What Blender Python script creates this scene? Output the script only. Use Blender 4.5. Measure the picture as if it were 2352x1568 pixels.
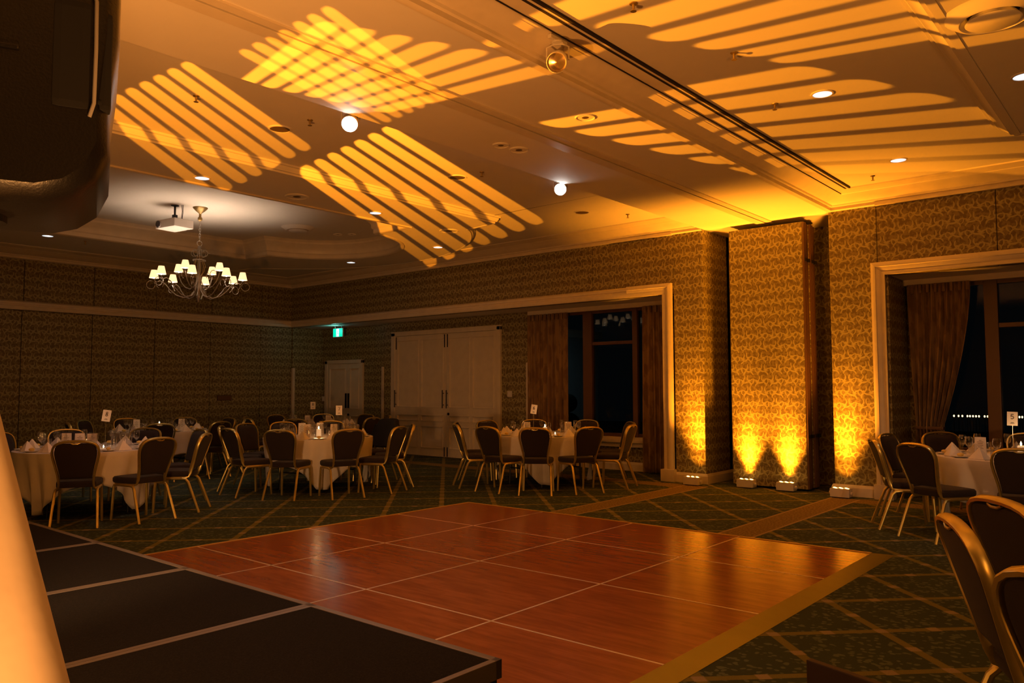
import bpy, bmesh, math, random
from mathutils import Vector, Matrix
from math import sin, cos, pi, radians, tan, atan2, hypot, sqrt
random.seed(7)
for o in list(bpy.data.objects): bpy.data.objects.remove(o)
SC = bpy.context.scene
COL = SC.collection

# ------------------------------------------------------------------ camera
H = 1.48
def cam_matrix(yaw, pitch, roll):
    rx = Matrix.Rotation(pi/2 + pitch, 3, 'X'); rz = Matrix.Rotation(yaw, 3, 'Z'); rr = Matrix.Rotation(roll, 3, 'Z')
    return (rz @ rx @ rr).to_4x4()
cd = bpy.data.cameras.new('camera'); cam = bpy.data.objects.new('camera', cd); COL.objects.link(cam)
cd.sensor_width = 36.0; cd.lens = 1812.7/2352*36.0; cd.clip_start = 0.05; cd.clip_end = 200
cam.matrix_world = Matrix.Translation((0, 0, H)) @ cam_matrix(radians(-49.683), radians(3.370), radians(-0.144))
SC.camera = cam

# ------------------------------------------------------------------ world, exposure
w = bpy.data.worlds.new('world'); SC.world = w; w.use_nodes = True
w.node_tree.nodes['Background'].inputs[0].default_value = (0.010, 0.013, 0.016, 1)
w.node_tree.nodes['Background'].inputs[1].default_value = 0.12
SC.view_settings.view_transform = 'Standard'; SC.view_settings.look = 'None'
SC.view_settings.exposure = 0.0; SC.view_settings.gamma = 1.0
SC.view_settings.use_curve_mapping = False
try:
    SC.cycles.use_denoising = True
    SC.cycles.sample_clamp_indirect = 4.0
    SC.cycles.caustics_reflective = False; SC.cycles.caustics_refractive = False
    SC.cycles.max_bounces = 8
except Exception: pass

AMBER = (1.0, 0.30, 0.012)

# ------------------------------------------------------------------ node maths helper
class NT:
    def __init__(s, tree): s.t = tree; s.n = tree.nodes; s.l = tree.links
    def node(s, typ, **kw):
        nd = s.n.new(typ)
        for k, v in kw.items(): setattr(nd, k, v)
        return nd
    def put(s, sock, v):
        if isinstance(v, E): v = v.s
        if isinstance(v, bpy.types.NodeSocket): s.l.new(v, sock)
        else:
            if isinstance(v, (tuple, list)) and len(v) == 3 and sock.type == 'RGBA': v = (*v, 1)
            sock.default_value = v
    def m(s, op, a, b=None, c=None):
        nd = s.node('ShaderNodeMath', operation=op)
        s.put(nd.inputs[0], a)
        if b is not None: s.put(nd.inputs[1], b)
        if c is not None: s.put(nd.inputs[2], c)
        return E(s, nd.outputs[0])
    def xyz(s, sock):
        nd = s.node('ShaderNodeSeparateXYZ'); s.put(nd.inputs[0], sock)
        return [E(s, nd.outputs[i]) for i in range(3)]
    def comb(s, x, y, z):
        nd = s.node('ShaderNodeCombineXYZ')
        for i, v in enumerate((x, y, z)): s.put(nd.inputs[i], v)
        return nd.outputs[0]
    def step(s, x, a, b):   # smoothstep a..b -> 0..1
        nd = s.node('ShaderNodeMapRange', interpolation_type='SMOOTHSTEP')
        s.put(nd.inputs[0], x); s.put(nd.inputs[1], a); s.put(nd.inputs[2], b); nd.inputs[3].default_value = 0; nd.inputs[4].default_value = 1
        return E(s, nd.outputs[0])
    def mix(s, f, a, b):
        nd = s.node('ShaderNodeMix', data_type='RGBA')
        s.put(nd.inputs[0], f); s.put(nd.inputs[6], a); s.put(nd.inputs[7], b)
        return nd.outputs[2]
    def noise(s, vec, scale, detail=2.0, rough=0.5):
        nd = s.node('ShaderNodeTexNoise'); s.put(nd.inputs['Vector'], vec)
        nd.inputs['Scale'].default_value = scale; nd.inputs['Detail'].default_value = detail; nd.inputs['Roughness'].default_value = rough
        return E(s, nd.outputs[0])
    def vor(s, vec, scale, feature='F1'):
        nd = s.node('ShaderNodeTexVoronoi', feature=feature); s.put(nd.inputs['Vector'], vec); nd.inputs['Scale'].default_value = scale
        return E(s, nd.outputs[0])
class E:
    def __init__(s, t, sock): s.t = t; s.s = sock
    def __add__(s, o): return s.t.m('ADD', s, o)
    __radd__ = __add__
    def __sub__(s, o): return s.t.m('SUBTRACT', s, o)
    def __rsub__(s, o): return s.t.m('SUBTRACT', o, s)
    def __mul__(s, o): return s.t.m('MULTIPLY', s, o)
    __rmul__ = __mul__
    def __truediv__(s, o): return s.t.m('DIVIDE', s, o)
    def fract(s): return s.t.m('FRACT', s)
    def floor(s): return s.t.m('FLOOR', s)
    def abs(s): return s.t.m('ABSOLUTE', s)
    def sqrt(s): return s.t.m('SQRT', s)
    def min(s, o): return s.t.m('MINIMUM', s, o)
    def max(s, o): return s.t.m('MAXIMUM', s, o)

def mat(name, col=(0.8, 0.8, 0.8), rough=0.5, metal=0.0, spec=None, build=None, emit=None, estr=0.0, bump=None, sheen=0.0, alpha=None, trans=0.0, ior=None):
    m = bpy.data.materials.new(name); m.use_nodes = True
    t = NT(m.node_tree); b = m.node_tree.nodes['Principled BSDF']
    b.inputs['Base Color'].default_value = (*col, 1); b.inputs['Roughness'].default_value = rough; b.inputs['Metallic'].default_value = metal
    if spec is not None: b.inputs['Specular IOR Level'].default_value = spec
    if emit: b.inputs['Emission Color'].default_value = (*emit, 1); b.inputs['Emission Strength'].default_value = estr
    if sheen: b.inputs['Sheen Weight'].default_value = sheen
    if trans: b.inputs['Transmission Weight'].default_value = trans
    if ior: b.inputs['IOR'].default_value = ior
    co = t.node('ShaderNodeTexCoord').outputs['Object']
    if build: build(t, b, co)
    else:   # faint procedural tone variation on every plain material
        n = t.noise(co, 6.0, 3.0)
        c2 = tuple(c*(0.985 if 'ceiling' in name else 0.93) for c in col)
        t.put(b.inputs['Base Color'], t.mix(t.step(n, 0.35, 0.7), col, c2))
    if bump:
        bn = t.node('ShaderNodeBump'); bn.inputs['Strength'].default_value = bump[1]; bn.inputs['Distance'].default_value = bump[2] if len(bump) > 2 else 0.01
        t.put(bn.inputs['Height'], t.noise(co, bump[0], 4.0)); t.l.new(bn.outputs[0], b.inputs['Normal'])
    return m

def wallpaper(t, b, co):
    x, y, z = t.xyz(co)
    wob = t.noise(co, 7.0, 1.0)
    u = (x + y)/0.222 + wob*0.25; v = z/0.168 + wob*0.2
    row = v.floor(); par = (row*0.5).fract()*2          # 0 / 1 : every other row is mirrored
    p = (u.fract() - 0.5)*(1 - par*2) + 0.0; q = v.fract() - 0.5
    tot = None
    def petal(cx, cy, ang, ln, wd, bend):
        nonlocal tot
        ca, sa = cos(radians(ang)), sin(radians(ang))
        for sx in (0, 1) if abs(cx) + ln > .5 else (0,):
            ox = cx if sx == 0 else cx - (1 if cx > 0 else -1)
            dx = p - ox; dy = (q - cy)*0.757
            A = dx*ca + dy*sa; B = dy*ca - dx*sa - A*A*bend
            wv = B*(1/wd) + A*(0.35/wd)*0
            e = 1 - A*A*(1/(ln*ln)) - wv*wv
            tot = e if tot is None else tot.max(e)
    petal(-.20, .16, 70, .30, .040, 2.2)
    petal(-.02, .22, 96, .26, .038, -1.4)
    petal(.24, .10, 38, .24, .040, -3.0)
    petal(-.38, .02, 140, .20, .045, 3.0)
    petal(.11, .03, 0, .075, .075, 0)
    petal(-.10, -.20, 12, .30, .050, 1.4)
    petal(.24, -.24, -50, .24, .045, -2.5)
    petal(.43, -.08, 75, .24, .040, 2.4)
    petal(-.36, -.33, 48, .22, .042, -2.2)
    petal(-.27, -.06, 10, .10, .055, 0)
    f = t.step(tot, -0.5, 0.5)
    n = t.noise(co, 3.0, 3.0)
    base = t.mix(n, (0.155, 0.115, 0.046), (0.115, 0.085, 0.033))
    base = t.mix(t.step(t.noise(co, 24.0, 2.0), .44, .56)*.7, base, (0.26, 0.22, 0.10))
    t.put(b.inputs['Base Color'], t.mix(f, base, (0.385, 0.345, 0.16)))
    t.put(b.inputs['Roughness'], 0.62 - f*0.2)
def carpet(t, b, co):
    x, y, z = t.xyz(co)
    L = 0.955
    s1 = (x + y - 6.64)/L; s2 = (x - y - 3.72)/L
    w1 = (s1 + 0.5).fract() - 0.5; w2 = (s2 + 0.5).fract() - 0.5
    d1 = w1.abs(); d2 = w2.abs()
    line = (1 - t.step(d1.min(d2), 0.036, 0.05))
    hh1 = ((s1*2 + 0.5).fract() - 0.5).abs(); hh2 = ((s2*2 + 0.5).fract() - 0.5).abs()
    dot = (1 - t.step((d1*2).max(hh2*1.0), 0.085, 0.12)).max(1 - t.step((d2*2).max(hh1*1.0), 0.085, 0.12))
    v = t.vor(t.comb(x + t.noise(co, 9.0)*0.08, y*1.0 + t.noise(t.comb(y, x, z), 9.0)*0.08, z), 22.0)
    leaf = t.step(v, 0.30, 0.42)
    n = t.noise(co, 260.0, 2.0)
    fine = t.step(n, 0.3, 0.7)
    c = t.mix(leaf, (0.115, 0.15, 0.10), (0.045, 0.066, 0.046))
    c = t.mix(line, c, (0.20, 0.18, 0.05))
    c = t.mix(dot, c, (0.33, 0.27, 0.16))
    # border bands that follow the ceiling beam and the window wall
    def band(v, a, bb): return (1 - t.step((v - (a + bb)/2).abs(), (bb - a)/2 - 0.008, (bb - a)/2 + 0.008))
    inx = 1 - t.step(x, 10.95, 11.0)
    bnd = (band(y, 5.46, 5.84)*inx).max(band(y, 3.29, 3.68)*inx)
    side = t.step((y - 4.57).abs(), 1.26, 1.28)
    bnd = bnd.max(band(x, 10.62, 11.0)*side)
    edge = (band(y, 5.46, 5.49)*inx).max(band(y, 5.81, 5.84)*inx).max(band(y, 3.29, 3.32)*inx).max(band(y, 3.65, 3.68)*inx)
    bn = t.mix(t.step(t.noise(t.comb(x*1.0, y, z), 42.0, 3.0), 0.42, 0.6), (0.20, 0.14, 0.045), (0.32, 0.235, 0.09))
    bn = t.mix(edge, bn, (0.42, 0.31, 0.16))
    c = t.mix(bnd, c, bn)
    c = t.mix(fine*0.35, c, (0.04, 0.04, 0.03))
    t.put(b.inputs['Base Color'], c)
    bm = t.node('ShaderNodeBump'); bm.inputs['Strength'].default_value = 0.5; bm.inputs['Distance'].default_value = 0.004
    t.put(bm.inputs['Height'], n); t.l.new(bm.outputs[0], b.inputs['Normal'])
def dancewood(t, b, co):
    x, y, z = t.xyz(co)
    oi = t.node('ShaderNodeObjectInfo'); rnd = E(t, oi.outputs['Random'])
    vec = t.comb(x*11 + rnd*13, y*1.5 + rnd*7, z)
    n = t.noise(vec, 1.6, 5.0, 0.6)
    strip = ((x/0.075).floor()*12.9898 + ((y + (x/0.075).floor()*0.37)/0.45).floor()*78.233)
    r = ((t.m('SINE', strip))*43758.5).fract()
    c = t.mix(t.step(n, 0.3, 0.72), (0.40, 0.135, 0.045), (0.27, 0.078, 0.025))
    c = t.mix(r*0.28, c, (0.22, 0.062, 0.02))
    t.put(b.inputs['Base Color'], c)
    t.put(b.inputs['Roughness'], 0.17 + n*0.08)
    bm = t.node('ShaderNodeBump'); bm.inputs['Strength'].default_value = 0.10; bm.inputs['Distance'].default_value = 0.004
    t.put(bm.inputs['Height'], t.noise(t.comb(x*2.0, y*2.0, z), 9.0, 3.0)); t.l.new(bm.outputs[0], b.inputs['Normal'])
def curtain(t, b, co):
    x, y, z = t.xyz(co)
    n = t.noise(t.comb(y*14, z*3.2, x), 1.0, 4.0)
    f = t.step(n, 0.44, 0.56)
    c = t.mix(f, (0.20, 0.115, 0.05), (0.31, 0.20, 0.085))
    s = t.step(t.noise(t.comb(y*30, 0, 0), 1.0, 1.0), 0.52, 0.58)
    c = t.mix(s*0.5, c, (0.09, 0.045, 0.03))
    t.put(b.inputs['Base Color'], c)
def gold(t, b, co):
    n = t.noise(co, 14.0, 3.0)
    t.put(b.inputs['Base Color'], t.mix(n, (0.80, 0.64, 0.22), (0.56, 0.43, 0.12)))
    t.put(b.inputs['Roughness'], 0.26 + n*0.16)
def stagetop(t, b, co):
    n = t.noise(co, 180.0, 3.0)
    t.put(b.inputs['Base Color'], t.mix(t.step(n, 0.35, 0.75), (0.007, 0.006, 0.005), (0.017, 0.014, 0.011)))
    sp = t.vor(co, 9.0); f = 1 - t.step(sp, 0.018, 0.024)
    t.put(b.inputs['Roughness'], 0.9 - f*0.1)

M = {}
M['paper'] = mat('wallpaper', rough=0.55, build=wallpaper)
M['carpet'] = mat('carpet', rough=0.95, spec=0.1, build=carpet)
M['ceil'] = mat('ceiling_paint', (0.80, 0.76, 0.70), 0.75)
M['trim'] = mat('cream_trim', (0.78, 0.70, 0.57), 0.38)
M['joint'] = mat('dark_joint', (0.02, 0.013, 0.01), 0.9)
M['wood'] = mat('parquet', build=dancewood)
M['goldedge'] = mat('gold_edge_tape', (0.62, 0.42, 0.10), 0.4, 0.2)
M['alu'] = mat('aluminium', (0.85, 0.72, 0.60), 0.34, 0.45)
M['brassramp'] = mat('gold_ramp', (0.25, 0.22, 0.035), 0.38, 0.5)
M['stage'] = mat('stage_carpet', build=stagetop, spec=0.1)
M['stagetrim'] = mat('stage_trim', (0.17, 0.14, 0.115), 0.5, 0.4)
M['black'] = mat('black_cloth', (0.006, 0.006, 0.008), 0.9)
M['blackp'] = mat('black_plastic', (0.008, 0.007, 0.007), 0.34, bump=(220, 0.25, 0.002))
M['blackm'] = mat('black_metal', (0.02, 0.02, 0.02), 0.4, 0.5)
M['lycra'] = mat('stretch_cover', (0.80, 0.66, 0.50), 0.8, bump=(5, 0.15, 0.02))
M['gold'] = mat('gold_metal', metal=0.85, build=gold)
M['plum'] = mat('plum_upholstery', (0.020, 0.011, 0.010), 0.85, sheen=0.06, bump=(160, 0.3, 0.002))
M['cloth'] = mat('table_linen', (0.80, 0.74, 0.66), 0.7, bump=(14, 0.12, 0.01))
M['jacket'] = mat('jacket', (0.004, 0.004, 0.006), 0.8)
M['napkin'] = mat('napkin_linen', (0.86, 0.79, 0.70), 0.7)
M['card'] = mat('white_card', (0.84, 0.78, 0.72), 0.6)
M['ink'] = mat('ink', (0.02, 0.015, 0.015), 0.7)
M['china'] = mat('china', (0.82, 0.80, 0.76), 0.2)
M['butter'] = mat('butter', (0.82, 0.60, 0.16), 0.5)
M['steel'] = mat('steel', (0.72, 0.72, 0.72), 0.2, 1.0)
def glassb(t, b, co):
    out = t.n['Material Output']
    g = t.node('ShaderNodeBsdfGlossy'); g.inputs['Roughness'].default_value = 0.03; g.inputs['Color'].default_value = (1, 1, 1, 1)
    tr = t.node('ShaderNodeBsdfTransparent'); tr.inputs[0].default_value = (0.97, 0.97, 0.97, 1)
    lw = t.node('ShaderNodeLayerWeight'); lw.inputs[0].default_value = 0.35
    f = E(t, lw.outputs['Facing'])
    mx = t.node('ShaderNodeMixShader'); t.put(mx.inputs[0], f*f*0.75 + 0.05)
    t.l.new(tr.outputs[0], mx.inputs[1]); t.l.new(g.outputs[0], mx.inputs[2]); t.l.new(mx.outputs[0], out.inputs[0])
M['glass'] = mat('drinking_glass', build=glassb)
def paneb(t, b, co):
    out = t.n['Material Output']
    g = t.node('ShaderNodeBsdfGlossy'); g.inputs['Roughness'].default_value = 0.02
    tr = t.node('ShaderNodeBsdfTransparent'); tr.inputs[0].default_value = (0.75, 0.8, 0.8, 1)
    mx = t.node('ShaderNodeMixShader')
    fr = t.node('ShaderNodeFresnel'); fr.inputs[0].default_value = 1.35
    t.put(mx.inputs[0], E(t, fr.outputs[0])*0.5)
    t.l.new(tr.outputs[0], mx.inputs[1]); t.l.new(g.outputs[0], mx.inputs[2]); t.l.new(mx.outputs[0], out.inputs[0])
M['pane'] = mat('window_glass', build=paneb)
M['mull'] = mat('stained_mullion', (0.13, 0.065, 0.03), 0.4)
M['curtain'] = mat('curtain_fabric', rough=0.8, build=curtain, sheen=0.2)
M['wax'] = mat('candle_wax', (0.9, 0.8, 0.65), 0.5, emit=(1.0, 0.55, 0.25), estr=0.5)
M['flame'] = mat('flame', (1, 0.8, 0.5), emit=(1.0, 0.72, 0.40), estr=14)
M['shade'] = mat('lit_shade', (0.9, 0.8, 0.65), 0.8, emit=(1.0, 0.58, 0.27), estr=1.7)
M['bulb'] = mat('lit_bulb', (1, 1, 1), emit=(1.0, 0.84, 0.66), estr=9)
M['iron'] = mat('antique_metal', (0.34, 0.31, 0.28), 0.42, 0.45)
M['bronze'] = mat('patina_brass', (0.42, 0.30, 0.12), 0.4, 0.7)
M['whitep'] = mat('white_plastic', (0.75, 0.72, 0.70), 0.4)
M['grey'] = mat('grey_plastic', (0.36, 0.34, 0.34), 0.4)
M['lens'] = mat('lens_glass', (0.05, 0.05, 0.06), 0.08)
M['dlit'] = mat('lit_downlight', (1, 1, 1), emit=(0.82, 0.93, 1.0), estr=1.1)
M['dcore'] = mat('lit_downlight_core', (1, 1, 1), emit=(0.9, 0.97, 1.0), estr=4.0)
M['doff'] = mat('dull_reflector', (0.30, 0.20, 0.10), 0.3, 0.6)
M['spotlit'] = mat('lit_spot_lens', (1, 1, 1), emit=(1.0, 0.97, 0.92), estr=30)
M['uplens'] = mat('amber_led_lens', (1, .7, .3), emit=(1.0, 0.50, 0.10), estr=14)
M['exitg'] = mat('exit_green', (0.0, 0.5, 0.3), emit=(0.0, 0.72, 0.42), estr=1.0)
M['exitw'] = mat('exit_white', (0.9, 1, 1), emit=(0.75, 1.0, 0.97), estr=1.6)
M['orangeglass'] = mat('reflector_glass', (0.75, 0.55, 0.30), 0.15, 0.8)
M['brown'] = mat('dark_brown_board', (0.035, 0.014, 0.010), 0.6)
M['pulls'] = mat('dark_bronze_handle', (0.015, 0.011, 0.009), 0.35, 0.6)
M['outwall'] = mat('outside_render', (0.30, 0.36, 0.38), 0.9)
M['leaf'] = mat('shrub_leaf', (0.02, 0.03, 0.02), 0.9)
M['glow'] = mat('garden_lamp', (1, 0.8, 0.5), emit=(1.0, 0.66, 0.30), estr=5)

# ------------------------------------------------------------------ mesh helpers
class MB:
    def __init__(s): s.v = []; s.f = []; s.mi = []; s.cur = 0
    def add(s, vs, fs):
        o = len(s.v); s.v += [tuple(v) for v in vs]; s.f += [tuple(i + o for i in f) for f in fs]; s.mi += [s.cur]*len(fs); return s
    def box(s, x0, x1, y0, y1, z0, z1, T=None):
        vs = [Vector((x, y, z)) for z in (z0, z1) for y in (y0, y1) for x in (x0, x1)]
        if T: vs = [T @ v for v in vs]
        return s.add(vs, [(0, 2, 3, 1), (4, 5, 7, 6), (0, 1, 5, 4), (2, 6, 7, 3), (0, 4, 6, 2), (1, 3, 7, 5)])
    def bbox(s, x0, x1, y0, y1, z0, z1, b=0.005):  # bevelled box
        bm = bmesh.new(); bmesh.ops.create_cube(bm, size=1)
        for v in bm.verts: v.co = Vector(((x0+x1)/2 + v.co.x*(x1-x0), (y0+y1)/2 + v.co.y*(y1-y0), (z0+z1)/2 + v.co.z*(z1-z0)))
        bmesh.ops.bevel(bm, geom=bm.edges[:], offset=b, segments=2, affect='EDGES', profile=0.7)
        bm.verts.index_update(); s.add([v.co for v in bm.verts], [[v.index for v in f.verts] for f in bm.faces]); bm.free(); return s
    def lathe(s, prof, c=(0, 0, 0), n=16, T=None, cap=True):
        vs = []; fs = []
        for r, z in prof:
            for i in range(n):
                a = 2*pi*i/n; v = Vector((c[0] + r*cos(a), c[1] + r*sin(a), c[2] + z)); vs.append(T @ v if T else v)
        for j in range(len(prof)-1):
            for i in range(n): k = (i+1) % n; fs.append((j*n+i, j*n+k, (j+1)*n+k, (j+1)*n+i))
        if cap:
            if prof[0][0] > 1e-6: fs.append(tuple(range(n-1, -1, -1)))
            if prof[-1][0] > 1e-6: fs.append(tuple((len(prof)-1)*n + i for i in range(n)))
        return s.add(vs, fs)
    def tube(s, pts, r, n=8, closed=False, sq=None, cap=True):
        pts = [Vector(p) for p in pts]; N = len(pts); vs = []; fs = []
        rr = r if isinstance(r, (list, tuple)) else [r]*N
        up = None
        for i, p in enumerate(pts):
            a = pts[(i-1) % N] if (closed or i > 0) else p; b = pts[(i+1) % N] if (closed or i < N-1) else p
            d = (b - a).normalized()
            if up is None:
                up = Vector((0, 0, 1)) if abs(d.z) < 0.9 else Vector((1, 0, 0))
            x = d.cross(up)
            if x.length < 1e-5: x = d.cross(Vector((0, 1, 0.01)))
            x.normalize(); y = x.cross(d).normalized(); up = y
            for k in range(n):
                t = 2*pi*(k + 0.5)/n
                if sq: vs.append(p + x*(sq[0]*(1 if cos(t) > 0 else -1)) + y*(sq[1]*(1 if sin(t) > 0 else -1)))
                else: vs.append(p + x*rr[i]*cos(t) + y*rr[i]*sin(t))
        for i in range(N if closed else N-1):
            j = (i+1) % N
            for k in range(n): m = (k+1) % n; fs.append((i*n+k, i*n+m, j*n+m, j*n+k))
        if cap and not closed: fs.append(tuple(range(n-1, -1, -1))); fs.append(tuple((N-1)*n+k for k in range(n)))
        return s.add(vs, fs)
    def strap(s, pts, N, hb, hn):
        """rectangular bar along pts ; N = fixed depth direction"""
        pts = [Vector(p) for p in pts]; vs = []; fs = []; K = 8
        cs = [(1, .55), (.55, 1), (-.55, 1), (-1, .55), (-1, -.55), (-.55, -1), (.55, -1), (1, -.55)]
        for i, p in enumerate(pts):
            d = (pts[min(i+1, len(pts)-1)] - pts[max(i-1, 0)]).normalized(); B = d.cross(N).normalized(); Nn = B.cross(d).normalized()
            for u, v in cs: vs.append(p + B*(hb*u) + Nn*(hn*v))
        for i in range(len(pts)-1):
            for k in range(K): m = (k+1) % K; fs.append((i*K+k, i*K+m, (i+1)*K+m, (i+1)*K+k))
        fs.append(tuple(range(K-1, -1, -1))); fs.append(tuple((len(pts)-1)*K+k for k in range(K)))
        return s.add(vs, fs)
    def ball(s, c, r, n=12, m=8, sc=(1, 1, 1)):
        vs = [Vector(c) + Vector((0, 0, -r*sc[2]))]; fs = []
        for j in range(1, m):
            ph = -pi/2 + pi*j/m
            for i in range(n): a = 2*pi*i/n; vs.append(Vector(c) + Vector((r*sc[0]*cos(ph)*cos(a), r*sc[1]*cos(ph)*sin(a), r*sc[2]*sin(ph))))
        vs.append(Vector(c) + Vector((0, 0, r*sc[2])))
        for i in range(n): fs.append((0, 1 + (i+1) % n, 1 + i)); fs.append((len(vs)-1, 1 + (m-2)*n + i, 1 + (m-2)*n + (i+1) % n))
        for j in range(m-2):
            for i in range(n): k = (i+1) % n; fs.append((1+j*n+i, 1+j*n+k, 1+(j+1)*n+k, 1+(j+1)*n+i))
        return s.add(vs, fs)
    def sweep(s, prof, path, closed=False):
        """prof: list of (outward, z) ; path: list of (x,y,nx,ny) with outward mitre vector"""
        P = len(prof); vs = []; fs = []
        for (x, y, nx, ny) in path:
            for (o, z) in prof: vs.append((x + nx*o, y + ny*o, z))
        for i in range(len(path) if closed else len(path)-1):
            j = (i+1) % len(path)
            for k in range(P-1): fs.append((i*P+k, j*P+k, j*P+k+1, i*P+k+1))
        return s.add(vs, fs)
    def mesh(s, name, mats, smooth=False):
        me = bpy.data.meshes.new(name); me.from_pydata(s.v, [], s.f); me.validate()
        for m in (mats if isinstance(mats, (list, tuple)) else [mats]): me.materials.append(m)
        if len(me.polygons) == len(s.mi):
            for p, i in zip(me.polygons, s.mi): p.material_index = i
        bm = bmesh.new(); bm.from_mesh(me); bmesh.ops.recalc_face_normals(bm, faces=bm.faces); bm.to_mesh(me); bm.free()
        if smooth:
            for p in me.polygons: p.use_smooth = True
            try: me.set_sharp_from_angle(angle=radians(38))
            except Exception: pass
        return me
    def obj(s, name, mats, parent=None, smooth=False, loc=None, label=None):
        o = bpy.data.objects.new(name, s.mesh(name, mats, smooth)); COL.objects.link(o)
        if parent: o.parent = parent
        if loc: o.location = loc
        if label: o['label'] = label
        return o
def mk(name, me, parent=None, loc=None, rz=0):
    o = bpy.data.objects.new(name, me); COL.objects.link(o)
    if parent: o.parent = parent
    if loc: o.location = loc
    o.rotation_euler.z = rz
    return o
def thing(name, label, cat, loc=(0, 0, 0), rz=0, group=None):
    o = bpy.data.objects.new(name, None); COL.objects.link(o); o.empty_display_size = 0.1
    o.location = loc; o.rotation_euler = (0, 0, rz); o['label'] = label; o['category'] = cat
    if group: o['group'] = group
    return o
def tag(o, label, cat, group=None):
    o['label'] = label; o['category'] = cat
    if group: o['group'] = group
    return o
def struct(o): o['kind'] = 'structure'; return o
def sempty(name, label=None):
    o = bpy.data.objects.new(name, None); COL.objects.link(o); o['kind'] = 'structure'
    return o
def dup(root, loc, rz, label, group=None):
    r = root.copy(); COL.objects.link(r); r.location = loc; r.rotation_euler = (0, 0, rz); r['label'] = label
    if group: r['group'] = group
    for ch in list(root.children):
        c = ch.copy(); COL.objects.link(c); c.parent = r
        for g in list(ch.children):
            d = g.copy(); COL.objects.link(d); d.parent = c
    return r

# ------------------------------------------------------------------ lights
def ptlight(name, loc, energy, col, r=0.05):
    l = bpy.data.lights.new(name, 'POINT'); l.energy = energy; l.color = col; l.shadow_soft_size = r
    o = bpy.data.objects.new(name, l); COL.objects.link(o); o.location = loc; return o
def spot(name, loc, target, energy, col, angle=60, blend=1.0, r=0.03):
    l = bpy.data.lights.new(name, 'SPOT'); l.energy = energy; l.color = col; l.shadow_soft_size = r
    l.spot_size = radians(angle); l.spot_blend = blend
    o = bpy.data.objects.new(name, l); COL.objects.link(o); o.location = loc
    o.rotation_euler = (Vector(target) - Vector(loc)).to_track_quat('-Z', 'Y').to_euler(); return o
def solve(A, b):
    n = len(b); A = [r[:] + [b[i]] for i, r in enumerate(A)]
    for i in range(n):
        p = max(range(i, n), key=lambda r: abs(A[r][i])); A[i], A[p] = A[p], A[i]
        for r in range(n):
            if r != i:
                f = A[r][i]/A[i][i]
                for c in range(i, n+1): A[r][c] -= f*A[i][c]
    return [A[i][n]/A[i][i] for i in range(n)]
def gobo(name, S, corners, nb, energy, duty=0.70, soft=0.05, UV=((0, 0), (1, 0), (1, 1), (0, 1))):
    """a lamp with a slotted gobo: corners = 4 lit points for (u,v) = (0,0),(1,0),(1,1),(0,1); u runs along a slot."""
    S = Vector(S); D = [(Vector(c) - S).normalized() for c in corners]
    ax = sum(D, Vector()).normalized()
    rows = []; rhs = []
    # c = c0,c1,c2 with constraint c.ax = 1  -> unknowns a(3) b(3) c(3) = 9, eqs 8 + 1
    for d, (u, v) in zip(D, UV):
        rows.append([d.x, d.y, d.z, 0, 0, 0, -u*d.x, -u*d.y, -u*d.z]); rhs.append(0)
        rows.append([0, 0, 0, d.x, d.y, d.z, -v*d.x, -v*d.y, -v*d.z]); rhs.append(0)
    rows.append([0]*6 + [ax.x, ax.y, ax.z]); rhs.append(1)
    k = solve(rows, rhs)
    l = bpy.data.lights.new(name, 'SPOT'); l.energy = energy; l.color = AMBER; l.shadow_soft_size = 0.012
    half = max(ax.angle(d) for d in D); l.spot_size = min(pi*0.95, 2*half*(1.12 if UV[0] == (0, 0) else 1.9)); l.spot_blend = 0.05
    o = bpy.data.objects.new(name, l); COL.objects.link(o); o.location = S; o.rotation_euler = ax.to_track_quat('-Z', 'Y').to_euler()
    l.use_nodes = True; t = NT(l.node_tree); em = l.node_tree.nodes['Emission']
    inc = t.node('ShaderNodeNewGeometry').outputs['Incoming']
    x, y, z = t.xyz(inc)
    def dot(i): return x*k[i] + y*k[i+1] + z*k[i+2]
    c = dot(6); u = dot(0)/c; v = dot(3)/c
    fv = (v*nb).fract() - 0.5
    # slot with rounded ends (signed distance in slot units)
    asp = 7.0
    du = ((u - 0.5).abs() - 0.5)*asp + duty/2
    dv = fv.abs()
    sd = ((du.max(0.0)*du.max(0.0)*0.8 + dv*dv).sqrt() - duty/2)
    inside = (1 - t.step((v - 0.5).abs(), 0.4995, 0.5005))
    cap = 1 - t.step((u - 0.5).abs(), 0.5, 0.502)
    t.put(em.inputs['Strength'], (1 - t.step(sd, -soft, soft))*inside*cap)
    return o

# uplights (the amber boxes at the foot of the wall) : (x, y)
UPL = [(11.00, 5.74), (11.22, 4.98), (11.22, 4.38), (11.02, 3.56)]
for i, (x, y) in enumerate(UPL):
    spot('uplight_hot', (x, y, 0.15), (x + 0.24, y, 0.55), 30, AMBER, 70, 1.0, 0.03)
    spot('uplight_core', (x, y, 0.15), (x + 0.20, y, 1.10), 600, AMBER, 30, 1.0, 0.03)
    spot('uplight_wash', (x, y, 0.15), (x + 0.06, y, 2.0), 620, AMBER, 72, 1.0, 0.04)
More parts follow.
